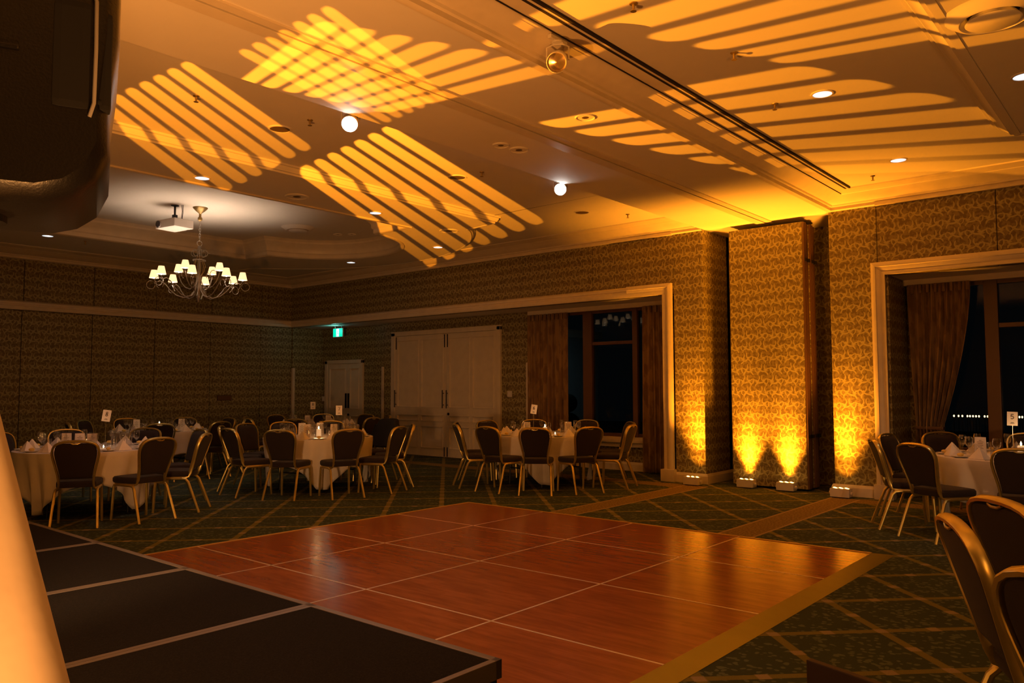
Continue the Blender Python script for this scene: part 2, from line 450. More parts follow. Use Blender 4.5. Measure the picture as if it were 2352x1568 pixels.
# slotted projections over the ceiling
SA = (0.5, 3.5, 0.7); SB = (0.5, 8.0, 0.7)
GK = 11.0
gobo('gobo_patch', SA, [(3.08, 6.02, 4.14), (5.12, 7.18, 4.14), (5.55, 10.2, 4.14), (3.00, 7.70, 4.14)], 7, 260*GK)
gobo('gobo_patch', SA, [(3.02, 5.24, 3.95), (4.78, 5.78, 3.95), (4.66, 4.62, 3.95), (3.02, 4.08, 3.95)], 7, 150*GK)
gobo('gobo_patch', SA, [(5.18, 5.98, 4.14), (9.85, 7.58, 4.14), (11.7, 12.3, 4.08), (5.52, 8.10, 4.14)], 7, 760*GK)
gobo('gobo_patch', SB, [(4.62, 5.36, 3.95), (4.92, 3.46, 3.95), (3.08, 4.34, 3.95), (3.30, 5.70, 3.95)], 7, 330*GK)
U5 = ((0, .0714), (1, .0714), (1, .5), (0, .5))
gobo('gobo_patch', SB, [(5.80, 4.47, 3.95), (6.62, 2.20, 4.14), (8.78, 1.20, 4.14), (7.22, 4.10, 3.95)], 7, 640*GK, UV=U5)
gobo('gobo_patch', SB, [(6.22, 2.44, 4.14), (7.10, -0.95, 4.14), (5.25, -0.75, 4.14), (4.84, 3.17, 4.14)], 6, 600*GK, UV=((0, .0833), (1, .0833), (1, .75), (0, .75)))
# added amber fill, in place of unseen fixtures and the room behind the camera
WASH = (1.0, 0.33, 0.05)
spot('amber_fill', (0.4, 3.2, 0.8), (1.6, 4.2, 4.0), 540, WASH, 155, 0.8, 0.06)
spot('amber_fill', (0.6, -1.8, 0.9), (1.4, -0.6, 4.0), 230, WASH, 150, 0.8, 0.06)
ptlight('amber_fill', (0.3, 3.0, 1.2), 36, (1.0, 0.44, 0.12), 0.06)
ptlight('amber_fill', (0.8, -2.0, 1.6), 28, (1.0, 0.44, 0.12), 0.06)
spot('table_fill', (0.6, 3.3, 0.9), (7.0, 9.0, 0.2), 320, (1.0, 0.52, 0.22), 50, 1.0, 0.22)  # unseen spots added to brighten the tables
spot('table_fill', (0.9, -2.0, 1.2), (9.6, 1.6, 0.2), 300, (1.0, 0.50, 0.20), 30, 1.0, 0.12)
spot('stand_uplight', (0.20, 0.55, 0.1), (0.45, 1.5, 1.1), 250, (1.0, 0.40, 0.10), 70, 1.0, 0.04)

# ------------------------------------------------------------------ room shell
XW, YL, XB = 11.26, 16.67, 12.2
ZC = 4.14; ZR = 4.04
# floor
fl = MB(); fl.box(-4, 12.75, -6, 17.2, -0.08, 0.0); struct(fl.obj('floor', M['carpet']))

# left wall : operable panels 1.27 wide below and above the rail
wl = sempty('wall_left')
jx = [x for x in [-3.5 + 1.27*i for i in range(0, 12)]]
jx = [5.35 - 1.27*7 + 1.27*i for i in range(0, 13)]
for a, b in zip(jx[:-1], jx[1:]):
    b2 = min(b, 11.30)
    if b2 - a < 0.2: continue
    MB().bbox(a + .006, b2 - .006, YL + 0.035, YL + 0.12, 0.0, 2.975, 0.006).obj('wall_panel', M['paper'], wl)
    MB().bbox(a + .012, b2 - .002, YL, YL + 0.12, 3.15, 3.97, 0.005).obj('wall_panel', M['paper'], wl)
MB().box(-4, 12.75, YL + 0.12, YL + 0.3, -0.05, 4.5).obj('backing', M['joint'], wl)
MB().box(11.30, 12.3, YL, YL + 0.12, 0, 2.98).obj('wall_panel', M['paper'], wl)
railprof = [(0, 2.975), (0.05, 2.975), (0.06, 2.995), (0.06, 3.045), (0.035, 3.055), (0.035, 3.075), (0.05, 3.085), (0.05, 3.12), (0.02, 3.14), (0.0, 3.15)]
def rail(name, path, **k): return MB().sweep(railprof, path, **k)
t1 = rail('r', [(-3, YL, 0, -1), (XW, YL, -1, -1)])
t1.sweep(railprof, [(XW, YL, -1, -1), (XW, 6.17, -1, 0)])
struct(t1.obj('trim_1', M['trim'], smooth=True))
# crown mouldings
crown = [(0, 3.93), (0.02, 3.93), (0.05, 3.945), (0.05, 3.985), (0.075, 3.99), (0.085, 4.01), (0.13, 4.02), (0.20, 4.055), (0.235, 4.085), (0.26, 4.09), (0.27, 4.10), (0.36, 4.11), (0.38, 4.12), (0.42, 4.125), (0.43, 4.14)]
crown2 = [(o, z if z < 4.0 else 4.0 + (z - 4.0)*0.57) for o, z in crown]
c1 = MB(); c1.sweep(crown, [(-3, YL, 0, -1), (XW, YL, -1, -1), (XW, 5.64, -1, 0)])
c1.bbox(XW - 0.065, XW + .02, 6.16, 16.6, 3.925, 3.965, 0.006)
struct(c1.obj('trim_2', M['trim'], smooth=True))
c2 = MB(); c2.sweep(crown, [(-3, 3.71, 0, -1), (XW, 3.71, -1, -1), (XW, -6, -1, 0)])
c2.bbox(XW - 0.065, XW + .02, -6, 3.08, 3.925, 3.965, 0.006)
struct(c2.obj('trim_3', M['trim'], smooth=True))

# window wall : header panels, pilasters, alcoves, pocket
ww = sempty('wall_window')
for ys in ([16.67, 15.2, 13.75, 12.3, 10.85, 9.3, 7.72, 6.15], [3.08, 1.68, 0.3, -1.1, -2.5, -3.9, -6]):
    for a, b in zip(ys[:-1], ys[1:]):
        MB().bbox(XW, XW + 0.14, b + .004, a - .004, 2.98, 3.97, 0.004).obj('header_panel', M['paper'], ww)
MB().box(XW + .03, XW + .12, 6.0, 16.8, 2.985, 4.5).box(XW + .03, XW + .12, -6, 3.2, 2.985, 4.5).obj('backing', M['joint'], ww)
MB().bbox(XW - .015, XW + 0.94, 5.64, 6.15, 0, 3.97, 0.02).obj('pilaster', M['paper'], ww)
MB().bbox(XW - .015, XW + 0.94, 3.08, 3.71, 0, 3.97, 0.02).obj('pilaster', M['paper'], ww)
# pocket of the folding wall
pk = MB(); pk.box(12.3, 12.42, 3.0, 6.4, 0, 4.2).box(12.1, 12.42, 5.64, 6.2, 0, 4).box(12.1, 12.42, 3.1, 3.71, 0, 4)
pk.obj('pocket', M['paper'], ww)
MB().box(11.5, 12.4, 3.71, 5.64, 3.955, 4.2).obj('pocket_head', M['ceil'], ww)
# alcove one : back wall, pier with the doors, window bay
al = MB(); al.box(XB, XB + .15, 14.16, 16.8, 0, 3.0).box(12.05, 12.35, 9.81, 14.16, 0, 3.0)
al.box(XB, XB + .15, 6.2, 9.81, 0, 0.50).box(XB, XB + .15, 9.55, 9.81, 0, 3.0).box(XB, XB + .15, 6.15, 6.55, 0, 3.0)
al.obj('alcove_back', M['paper'], ww)
al2 = MB(); al2.box(XB, XB + .15, -6, 3.0, 0, 0.50).box(XB, XB + .15, 2.75, 3.1, 0, 3.0); al2.obj('alcove_back', M['paper'], ww)
MB().box(XW + .1, XB + .2, 6.1, 16.9, 2.98, 3.1).box(XW + .1, XB + .2, -6, 3.1, 2.98, 3.1).obj('soffit', M['ceil'], ww)
# pelmets above the curtains
MB().bbox(12.02, 12.1, 6.2, 9.8, 2.90, 2.985, .006).bbox(12.02, 12.1, -6, 3.0, 2.90, 2.985, .006).obj('pelmet', M['trim'], ww)
# opening frames (casing) : profile swept up the jamb
cas = [(0, 0.0), (0, -0.06), (0.03, -0.075), (0.06, -0.075), (0.065, -0.055), (0.10, -0.05), (0.125, -0.03), (0.14, -0.04), (0.17, -0.04), (0.17, 0.0)]
def casing_jamb(mb, y_out, sgn, z0, z1):   # across from outer edge y_out toward the opening
    vs = []; n = len(cas)
    for z, e in ((z0, 0), (z1, 1)):
        for (a, d) in cas: vs.append((XW - .015 + d, y_out + sgn*a, z - (a if e else 0)))
    fs = [(k, k+1, n+k+1, n+k) for k in range(n-1)]
    mb.add(vs, fs)
def casing_head(mb, y0, y1, ztop, s0=0, s1=0):
    vs = []; n = len(cas)
    for y, s in ((y0, s0), (y1, s1)):
        for (a, d) in cas: vs.append((XW - .015 + d, y + s*a, ztop - a))
    mb.add(vs, [(k, k+1, n+k+1, n+k) for k in range(n-1)])
f1 = MB(); casing_jamb(f1, 6.17, 1, 0.16, 3.15); casing_head(f1, 6.17, 7.0, 3.15, 1, 0)
f1.bbox(XW - .105, XW + .05, 6.14, 6.38, 0.0, 0.19, .006); f1.box(XW + .0, XB, 6.335, 6.36, 0.0, 2.98)
struct(f1.obj('trim_4', M['trim'], smooth=True))
f2 = MB(); casing_jamb(f2, 3.15, -1, 0.16, 3.15); casing_head(f2, 3.15, -6, 3.15, -1, 0)
f2.bbox(XW - .105, XW + .05, 2.94, 3.18, 0.0, 0.19, .006)
struct(f2.obj('trim_5', M['trim'], smooth=True))
MB().box(XW + .02, XB + .1, 2.955, 2.985, 0.0, 2.98).obj('alcove_return', M['paper'], ww)
MB().box(XW + .02, XB + .1, 6.33, 6.35, 0.0, 2.98).obj('alcove_return', M['paper'], ww)
# baseboards
bprof = [(0, 0), (0.022, 0), (0.022, 0.115), (0.015, 0.13), (0.008, 0.15), (0, 0.155)]
bb = MB(); bb.sweep(bprof, [(XW - .015, 6.17, -1, 0), (XW - .015, 5.62, -1, -1), (12.3, 5.64, 0, -1)])
bb.sweep(bprof, [(12.3, 3.71, 0, 1), (XW - .015, 3.73, -1, 1), (XW - .015, 3.14, -1, 0)])
bb.sweep(bprof, [(XB, 9.5, -1, 0), (XB, 6.3, -1, 0)]); bb.sweep(bprof, [(XB, 3.0, -1, 0), (XB, -6, -1, 0)])
bb.sweep(bprof, [(XB, 16.6, -1, 0), (XB, 16.52, -1, 0)]); bb.sweep(bprof, [(XB, 15.07, -1, 0), (XB, 14.16, -1, 0)])
bb.sweep(bprof, [(12.05, 14.16, -1, 0), (12.05, 13.83, -1, 0)]); bb.sweep(bprof, [(12.05, 10.57, -1, 0), (12.05, 9.81, -1, 0)])
struct(bb.obj('baseboard_window', M['trim']))
# corner guards
for i, (gx, gy) in enumerate([(12.03, 14.13), (12.03, 9.79), (11.28, 16.62)]):
    g = MB().bbox(gx - .008, gx + .055, gy - .01, gy + .055, 0.12, 1.98, .006).obj('corner_guard', M['trim'])
    tag(g, ['cream corner guard on the pier left of the large doors', 'cream corner guard on the pier beside the left curtain', 'cream corner guard where the left wall meets the alcove'][i], 'corner guard')

# ceiling
cl = sempty('ceiling')
cb = MB()
def slab(x0, x1, y0, y1, z): cb.box(x0, x1, y0, y1, z, z + 0.06)
cb.box(-4, 12.5, 3.71, 5.64, 3.95, 4.21)                      # beam over the folding wall track
# right room : flat ceiling round a lowered island
slab(-4, XW + .2, 1.30, 3.71, ZC); slab(9.2, XW + .2, -6, 1.30, ZC)
slab(-4, 9.04, -6, 1.14, 3.95)
# left room : lowered ring (rectangle with bowed end) round a raised tray
ring = MB()
X0 = -4
arc = [(8.28 + 1.58*cos(t_), 11.68 + 1.58*sin(t_)) for t_ in [(-pi/2 + pi*i/28) for i in range(29)]]
A0 = math.acos(2.15/3.8)
arco = [(7.05 + 3.8*cos(t_), 11.85 + 3.8*sin(t_)) for t_ in [(-A0 + 2*A0*i/28) for i in range(29)]]
def resample(pts, n):
    L = [0]
    for p, q in zip(pts[:-1], pts[1:]): L.append(L[-1] + hypot(q[0]-p[0], q[1]-p[1]))
    out = []
    for i in range(n):
        s = L[-1]*i/(n-1); k = max(j for j in range(len(L)) if L[j] <= s + 1e-9); k = min(k, len(pts)-2)
        f = (s - L[k])/((L[k+1] - L[k]) or 1); out.append((pts[k][0] + f*(pts[k+1][0]-pts[k][0]), pts[k][1] + f*(pts[k+1][1]-pts[k][1])))
    return out
inner = [(8.4, 9.30)] + [(8.4, 10.10)] + arc[1:-1] + [(8.4, 13.26), (8.4, 14.03)]
outer = [(9.1, 8.06), (9.2, 8.72)] + arco[1:-1] + [(9.2, 14.98), (9.1, 15.64)]
def bridge(mb, P, Q, z):    # strip between two polylines with matching point counts
    n = len(P); mb.add([(x, y, z) for x, y in P] + [(x, y, z) for x, y in Q], [(i, n+i, n+i+1, i+1) for i in range(n-1)])
N_ = len(outer)
# exact vertices of both paths are kept : triangulate by matching each to resampled partner
bridge(ring, resample(inner, 121), resample(outer, 121), ZR)
ring.add([(X0, 8.06, ZR), (9.1, 8.06, ZR), (8.4, 9.30, ZR), (X0, 9.30, ZR)], [(0, 1, 2, 3)])
ring.add([(X0, 14.03, ZR), (8.4, 14.03, ZR), (9.1, 15.64, ZR), (X0, 15.64, ZR)], [(0, 1, 2, 3)])
ring.obj('ceiling_ring', M['ceil'], cl)
main = MB()
main.add([(X0, 5.64, ZC), (9.0, 5.64, ZC), (9.0, 8.16, ZC), (X0, 8.16, ZC)], [(0, 1, 2, 3)])
main.add([(X0, 15.54, ZC), (9.0, 15.54, ZC), (9.0, YL, ZC), (X0, YL, ZC)], [(0, 1, 2, 3)])
po = resample([(x - .08, y) for x, y in outer], 81); bridge(main, po, [(XW + .05, 5.64 + (YL - 5.64)*i/80) for i in range(81)], ZC)
main.add([(9.0, 5.64, ZC), (XW + .05, 5.64, ZC), (9.02, 8.06, ZC)], [(0, 1, 2)]); main.add([(9.0, YL, ZC), (XW + .05, YL, ZC), (9.02, 15.64, ZC)], [(0, 1, 2)])
main.obj('ceiling_plane', M['ceil'], cl)
cb.box(-4, 10.4, 9.1, 14.5, 4.36, 4.42)
cb.obj('ceiling_slab', M['ceil'], cl)
# tray crown : mitred sweep along the opening edge (outward = into the tray void)
def mitre(pts, inward=1):
    res = []
    for i, (x, y) in enumerate(pts):
        a = pts[i-1] if i > 0 else None; b = pts[i+1] if i < len(pts)-1 else None
        ns = []
        for p, q in ((a, (x, y)), ((x, y), b)):
            if p and q:
                dx, dy = q[0]-p[0], q[1]-p[1]; L = hypot(dx, dy) or 1; ns.append((-dy/L*inward, dx/L*inward))
        if len(ns) == 2:
            nx, ny = ns[0][0]+ns[1][0], ns[0][1]+ns[1][1]; d = max(0.25, (nx*nx+ny*ny)/2); res.append((x, y, nx/d, ny/d))
        else: res.append((x, y, *ns[0]))
    return res
traypath = [(X0, 9.30)] + inner + [(X0, 14.03)]
tcr = [(-0.05, ZR - .0005), (-0.05, ZR - .02), (-0.03, ZR - .025), (0.0, ZR - .02), (0.02, ZR), (0.02, ZR + .06), (0.045, ZR + .08), (0.05, ZR + .14), (0.08, ZR + .18), (0.12, ZR + .22), (0.15, ZR + .25), (0.15, ZR + .28), (0.20, 4.36)]
struct(MB().sweep(tcr, mitre(traypath)).obj('trim_6', M['trim'], smooth=True))
# stepped moulding round the outer edge of the lowered ring
step = [(0.07, ZC), (0.065, ZC - .02), (0.045, ZC - .026), (0.04, ZC - .05), (0.03, ZC - .06), (0.025, ZR + .022), (0.0, ZR + .015), (0.0, ZR - .006), (-0.03, ZR - .006), (-.03, ZR + .01)]
struct(MB().sweep(step, mitre([(X0, 8.06)] + outer + [(X0, 15.64)], -1)).obj('trim_7', M['ceil'], smooth=True))
rst = [(.235, ZC + .004), (.23, ZC - .02), (.20, ZC - .03), (.185, ZC - .055), (.17, ZC - .06), (.08, ZC - .135), (.07, ZC - .16), (.04, ZC - .168), (.03, ZC - .19), (0, 3.943), (-.03, 3.943), (-.03, 3.96)]
struct(MB().sweep(rst, mitre([(X0, 1.14), (9.04, 1.14), (9.04, -6)], 1)).obj('trim_8', M['ceil'], smooth=True))
# track plates and dark groove under the beam
MB().bbox(-4, 11.9, 4.565, 4.655, 3.935, 3.955, .003).bbox(-4, 11.9, 4.67, 4.80, 3.930, 3.955, .003).obj('track_plate', M['trim'], cl)
MB().box(-4, 11.9, 4.655, 4.67, 3.944, 3.949).obj('track_groove', M['joint'], cl)
for sy in (3.262, 3.312):
    MB().box(-4, 10.80, sy, sy + .022, 4.118, 4.139).obj('slot_diffuser', M['joint'], cl)
MB().box(-4, 10.95, 3.428, 3.436, 4.092, 4.10).obj('light_track', M['joint'], cl)
# far walls behind the camera close the room
struct(MB().box(-4.1, -4, -6, 17.2, 0, 4.5).obj('wall_back', M['paper']))
struct(MB().box(-4, 12.75, -6.1, -6, 0, 4.5).obj('wall_right', M['paper']))

# ------------------------------------------------------------------ folding wall stack
st = thing('folding_partition', 'patterned folding wall panels stacked between the two pilasters', 'partition', (11.34, 4.68, 0))
for i in range(4):
    x = i*0.135
    p = MB().bbox(x, x + 0.115, -0.56 + 0.03*(i % 2), 0.56, 0.03, 3.875, .006).obj('partition_panel', M['paper'], st)
    e = MB()
    for dx in (0.0, 0.042, 0.085): e.bbox(x + dx + .006, x + dx + 0.030, -0.585 + 0.03*(i % 2), -0.556 + 0.03*(i % 2), 0.03, 3.875, .004)
    e.obj('edge_strip', M['mull'], p)
    for z in (3.3, 0.75):
        MB().bbox(x + .03, x + .085, -0.60, -0.58 + .02*(i % 2), z, z + .05, .004).obj('hinge', M['blackm'], p)

# ------------------------------------------------------------------ doors
def door_leaf(mb_list, x, y0, y1, z1, cols, rows, parent, nm='leaf'):
    """panelled leaf facing -x between y0<y1 ; recessed panels with raised frames"""
    mb = MB(); W = y1 - y0; g = 0.085
    ys = []
    cw = (W - g*(cols + 1))/cols
    for c in range(cols): ys.append((y0 + g + c*(cw + g), y0 + g + c*(cw + g) + cw))
    # grid body with holes: stiles + rails
    prev = y0
    for a, b in ys: mb.bbox(x, x + .04, prev, a, 0.01, z1, .003); prev = b
    mb.bbox(x, x + .04, prev, y1, 0.01, z1, .003)
    zz = 0.01
    for (a, b) in rows + [(z1, z1)]:
        for c0, c1 in ys: mb.bbox(x + .001, x + .04, c0, c1, zz, a, .002)
        zz = b
    lf = mb.obj(nm, M['trim'], parent)
    for (a, b) in rows:
        for c0, c1 in ys:
            p = MB(); p.box(x + .022, x + .036, c0, c1, a, b)
            p.sweep([(0, 0), (0, 0)], [(0, 0, 0, 0), (0, 0, 0, 0)]) if False else None
            for q in ((c0, c0 + .018, a, b), (c1 - .018, c1, a, b), (c0, c1, a, a + .018), (c0, c1, b - .018, b)): p.bbox(x - .014, x + .03, q[0], q[1], q[2], q[3], .006)
            p.bbox(x + .012, x + .03, c0 + .045, c1 - .045, a + .045, b - .045, .006) if b - a > 0.25 else None
            p.obj('door_panel', M['trim'], lf)
    return lf
d1 = sempty('door_1')
MB().bbox(12.0, 12.06, 13.70, 13.83, 0, 2.74, .008).bbox(12.0, 12.06, 10.50, 10.60, 0, 2.74, .008).bbox(12.0, 12.06, 10.50, 13.83, 2.66, 2.76, .008).obj('door_frame', M['trim'], d1)
rows = [(0.18, 0.66), (0.76, 0.90), (1.06, 2.56)]
L1 = door_leaf(None, 12.015, 12.055, 13.70, 2.655, 2, rows, d1); L2 = door_leaf(None, 12.015, 10.60, 12.045, 2.655, 2, rows, d1)
def pull(parent, x, y, z0, z1):
    m = MB(); m.tube([(x - .055, y, z0), (x - .055, y, z1)], .013, 8)
    for z in (z0 + .07, z1 - .07): m.tube([(x - .055, y, z), (x + .01, y, z)], .008, 6); m.lathe([(.02, 0), (.02, .012)], (0, 0, 0), 10, Matrix.Translation((x + .0, y, z)) @ Matrix.Rotation(pi/2, 4, 'Y'))
    m.obj('door_handle', M['pulls'], parent, smooth=True)
pull(L1, 12.02, 13.655, 1.05, 1.44); pull(L1, 12.02, 12.12, 1.05, 1.44); pull(L2, 12.02, 12.00, 1.05, 1.44)
MB().lathe([(.03, 0), (.03, .012), (.015, .02)], (0, 0, 0), 12, Matrix.Translation((12.015, 11.98, 0.93)) @ Matrix.Rotation(-pi/2, 4, 'Y')).obj('lock', M['pulls'], L2)
for y in (13.66, 12.10, 12.01):
    MB().bbox(12.004, 12.016, y - .01, y + .01, 2.36, 2.64, .002).obj('bolt', M['pulls'], L1 if y > 12.05 else L2)
for y in (12.10, 12.01): MB().bbox(12.004, 12.016, y - .01, y + .01, 0.02, 0.22, .002).obj('bolt', M['pulls'], L1 if y > 12.05 else L2)
d2 = sempty('door_2')
MB().bbox(12.15, 12.21, 16.42, 16.52, 0, 2.17, .006).bbox(12.15, 12.21, 15.03, 15.09, 0, 2.17, .006).bbox(12.15, 12.21, 15.03, 16.52, 2.09, 2.18, .006).obj('door_frame', M['trim'], d2)
rows2 = [(0.15, 0.55), (0.65, 0.82), (0.98, 1.98)]
K1 = door_leaf(None, 12.165, 15.62, 16.42, 2.085, 1, rows2, d2); K2 = door_leaf(None, 12.165, 15.09, 15.61, 2.085, 1, rows2, d2)
MB().bbox(12.145, 12.166, 15.635, 15.695, 1.00, 1.36, .004).obj('push_plate', M['pulls'], K1); MB().bbox(12.145, 12.166, 15.535, 15.595, 1.00, 1.36, .004).obj('push_plate', M['pulls'], K2)
MB().lathe([(.03, 0), (.03, .015)], (0, 0, 0), 10, Matrix.Translation((12.165, 15.57, 0.84)) @ Matrix.Rotation(-pi/2, 4, 'Y')).obj('lock', M['pulls'], K2)

# ------------------------------------------------------------------ windows
def window(nm, y0, y1, mulls, transom):
    wd = sempty(nm)
    x = 12.22
    MB().bbox(x - .03, x + .06, y0, y1, 2.86, 2.98, .006).bbox(x - .03, x + .06, y0, y1, 0.56, 0.66, .006).obj('window_frame', M['mull'], wd)
    for (a, b) in mulls: MB().bbox(x - .05, x + .06, a, b, 0.6, 2.95, .006).obj('mullion', M['mull'], wd)
    for (a, b) in transom: MB().bbox(x - .03, x + .05, a, b, 2.27, 2.33, .006).obj('transom', M['mull'], wd)
    ys = sorted([y0, y1] + [v for m in mulls for v in m])
    for a, b in zip(ys[0::2], ys[1::2]):
        if b - a > .05:
            tl = -0.0185*(b - a)/2     # slight turn put into the panes to shift the chandelier's reflection
            pn = MB(); pn.add([(x + tl, a, .6), (x - tl, b, .6), (x - tl, b, 2.95), (x + tl, a, 2.95), (x + tl + .006, a, .6), (x - tl + .006, b, .6), (x - tl + .006, b, 2.95), (x + tl + .006, a, 2.95)], [(0, 1, 2, 3), (4, 5, 6, 7), (0, 1, 5, 4), (2, 3, 7, 6), (0, 3, 7, 4), (1, 2, 6, 5)])
            pn.obj('window_pane', M['pane'], wd)
    MB().bbox(12.08, 12.26, y0, y1, 0.50, 0.545, .01).bbox(12.13, 12.22, y0, y1, 0.42, 0.50, .01).bbox(12.10, 12.24, y0, y1, 0.545, 0.60, .008).obj('window_sill', M['trim'], wd)
    return wd
window('window_1', 6.5, 9.6, [(8.38, 8.58), (7.40, 7.50)], [(7.5, 8.38)])
window('window_2', -5.5, 2.8, [(1.84, 2.00), (-0.2, 0.0)], [(0.0, 1.84)])
def curtain_panel(nm, label, xc, y0, y1, z0, z1, folds, pinch=None, seed=1):
    rnd = random.Random(seed); ny = folds*8; nz = 36; vs = []; fs = []
    ph = [rnd.uniform(-.6, .6) for _ in range(folds*2 + 2)]
    for j in range(nz + 1):
        z = z1 + (z0 - z1)*j/nz
        for i in range(ny + 1):
            t = i/ny; y = y0 + (y1 - y0)*t
            k = 1.0; amp = 0.045*(0.6 + 0.4*j/nz)
            if pinch:
                zt, yt, wmin = pinch
                s = max(0, min(1, (z1 - z)/(z1 - zt))) if z > zt else max(0, min(1, (z - z0)/(zt - z0)))
                s = s**(1.6 if z > zt else 0.9); wf = 1 - (1 - wmin)*s
                y = yt + (y - yt)*wf + 0.0; amp = 0.03 + 0.055*s*(1 - .5*s)
            xx = xc + amp*sin(2*pi*folds*t + 0.7*ph[int(t*folds)] ) + 0.012*sin(9*t + 3*j/nz + seed)
            vs.append((xx, y, z))
    W = ny + 1
    fs = [(j*W+i, j*W+i+1, (j+1)*W+i+1, (j+1)*W+i) for j in range(nz) for i in range(ny)]
    r = thing(nm, label, 'curtain', (0, 0, 0))
    mb = MB(); mb.add(vs, fs); o = mb.obj('drape', M['curtain'], r, smooth=True)
    sm = o.modifiers.new('s', 'SOLIDIFY'); sm.thickness = 0.006
    for i in range(folds):
        y = y0 + (y1 - y0)*(i + .25)/folds; MB().bbox(xc - .055, xc - .02, y - .02, y + .02, z1 - .12, z1, .01).obj('pleat_heading', M['curtain'], r)
    if pinch: MB().bbox(xc - .065, xc + .065, pinch[1] + (y0 - pinch[1])*pinch[2] - .012, pinch[1] + (y1 - pinch[1])*pinch[2] + .012, pinch[0] - .022, pinch[0] + .022, .014).obj('tieback', M['mull'], r)
    return r
curtain_panel('curtain', 'patterned brown and gold drape left of the far window', 12.0, 8.80, 9.78, 0.02, 2.90, 10, None, 3)
curtain_panel('curtain', 'narrow straight drape right of the far window beside the pilaster', 11.98, 6.42, 7.18, 0.02, 2.90, 7, None, 5)
curtain_panel('curtain', 'gathered drape tied back to the left at the right window', 12.0, 2.12, 2.90, 0.02, 2.90, 8, (0.92, 2.78, 0.42), 9)
# night outside
ob = MB().box(12.6, 40, -30, 40, -0.6, -0.5); tag(ob.obj('terrace_ground', M['leaf']), 'dark ground of the terrace outside the windows', 'ground')
bld = thing('outbuilding', 'pale rendered wall seen outside between left curtain and mullion', 'building', (16.0, 12.2, -0.5))
MB().box(0, 2, 0.0, 3.0, 0, 3.3).obj('wall', M['outwall'], bld); MB().box(-.1, 2.1, -.1, 3.1, 3.3, 3.5).obj('eave', M['trim'], bld)
sh = thing('topiary_shrub', 'dark clipped shrub standing outside the far window', 'shrub', (15.2, 11.15, -0.5))
MB().ball((0, 0, 1.1), .30, 14, 10).ball((0, 0, 1.62), .22, 14, 10).ball((0, 0, .5), .36, 14, 10).obj('foliage', M['leaf'], sh, smooth=True); MB().tube([(0, 0, 0), (0, 0, 1.6)], .03, 8).obj('stem', M['mull'], sh)
lp = spot('terrace_lamp', (14.2, 10.9, 2.4), (16, 13, 1.2), 16, (.75, .95, 1.0), 100, 1.0, .05)
for i, y in enumerate([4.74, 4.63, 4.54, 4.42, 4.36, 4.29, 4.22, 4.15, 4.02, 3.95, 3.31, 3.24, 3.18, 2.9]):
    g = thing('garden_light', 'small warm garden light in the row outside the right window', 'garden light', (24.0, y, -0.5), 0, 'row of garden lights outside the right window')
    MB().tube([(0, 0, 0), (0, 0, 1.18)], .008, 6).obj('post', M['blackm'], g); MB().ball((0, 0, 1.2), .020, 10, 8, (1, 1, 1.5)).obj('globe', M['glow'], g, smooth=True)

# ------------------------------------------------------------------ dance floor
df = thing('dance_floor', 'portable polished wooden dance floor of square panels with gold edge ramps', 'dance floor', (4.98, 4.57, 0))
PW = 1.2175
me_panel = MB().bbox(0, PW, 0, PW, 0, 0.026, .0015).mesh('floor_panel', M['wood'])
strip_x = MB().box(-.008, .008, 0, PW, 0.0262, 0.0272).mesh('joint_strip', M['alu']); strip_y = MB().box(0, PW, -.008, .008, 0.0262, 0.0272).mesh('joint_strip', M['alu'])
for i in range(5):
    for j in range(4):
        x, y = 7.40 - (i + 1)*PW - 4.98, 2.14 + j*PW - 4.57
        mk('floor_panel', me_panel, df, (x, y, 0))
        if i < 4: mk('joint_strip', strip_x, df, (x, y, 0))
        if j > 0: mk('joint_strip', strip_y, df, (x, y, 0))
def ramp(x0, x1, y0, y1, side):
    m = MB(); w_ = 0.15
    if side == 'y-': m.add([(x0, y0, 0.027), (x1, y0, 0.027), (x1 + w_, y0 - w_, 0.002), (x0 - w_, y0 - w_, 0.002), (x0, y0, 0), (x1, y0, 0)], [(0, 1, 2, 3), (0, 4, 5, 1)])
    if side == 'y+': m.add([(x0, y1, 0.029), (x1, y1, 0.029), (x1 + w_*.5, y1 + w_*.5, 0.002), (x0 - w_*.5, y1 + w_*.5, 0.002), (x0, y1, 0), (x1, y1, 0)], [(0, 1, 2, 3), (0, 4, 5, 1)])
    if side == 'x+': m.add([(x1, y0, 0.029), (x1, y1, 0.029), (x1 + w_*.5, y1 + w_*.5, 0.002), (x1 + w_*.5, y0 - w_*.5, 0.002), (x1, y0, 0), (x1, y1, 0)], [(0, 1, 2, 3), (0, 4, 5, 1)])
    for v in range(len(m.v)): m.v[v] = (m.v[v][0] - 4.98, m.v[v][1] - 4.57, m.v[v][2])
    m.obj('edge_ramp', M['brassramp'], df, label='sloping dull gold edge ramp')
for bx in ((7.40 - 5*PW, 7.40, 2.14 + 4*PW - .028, 2.14 + 4*PW + .002), (7.372, 7.402, 2.14, 2.14 + 4*PW)):
    MB().box(bx[0] - 4.98, bx[1] - 4.98, bx[2] - 4.57, bx[3] - 4.57, .0265, .031).obj('edge_strip', M['goldedge'], df, label='bright gold edge strip')
X1, X0_, Y0_, Y1_ = 7.40, 7.40 - 5*PW, 2.14, 2.14 + 4*PW
ramp(X0_, X1, Y0_, Y1_, 'y-'); ramp(X0_, X1, Y0_, Y1_, 'y+'); ramp(X0_, X1, Y0_, Y1_, 'x+')

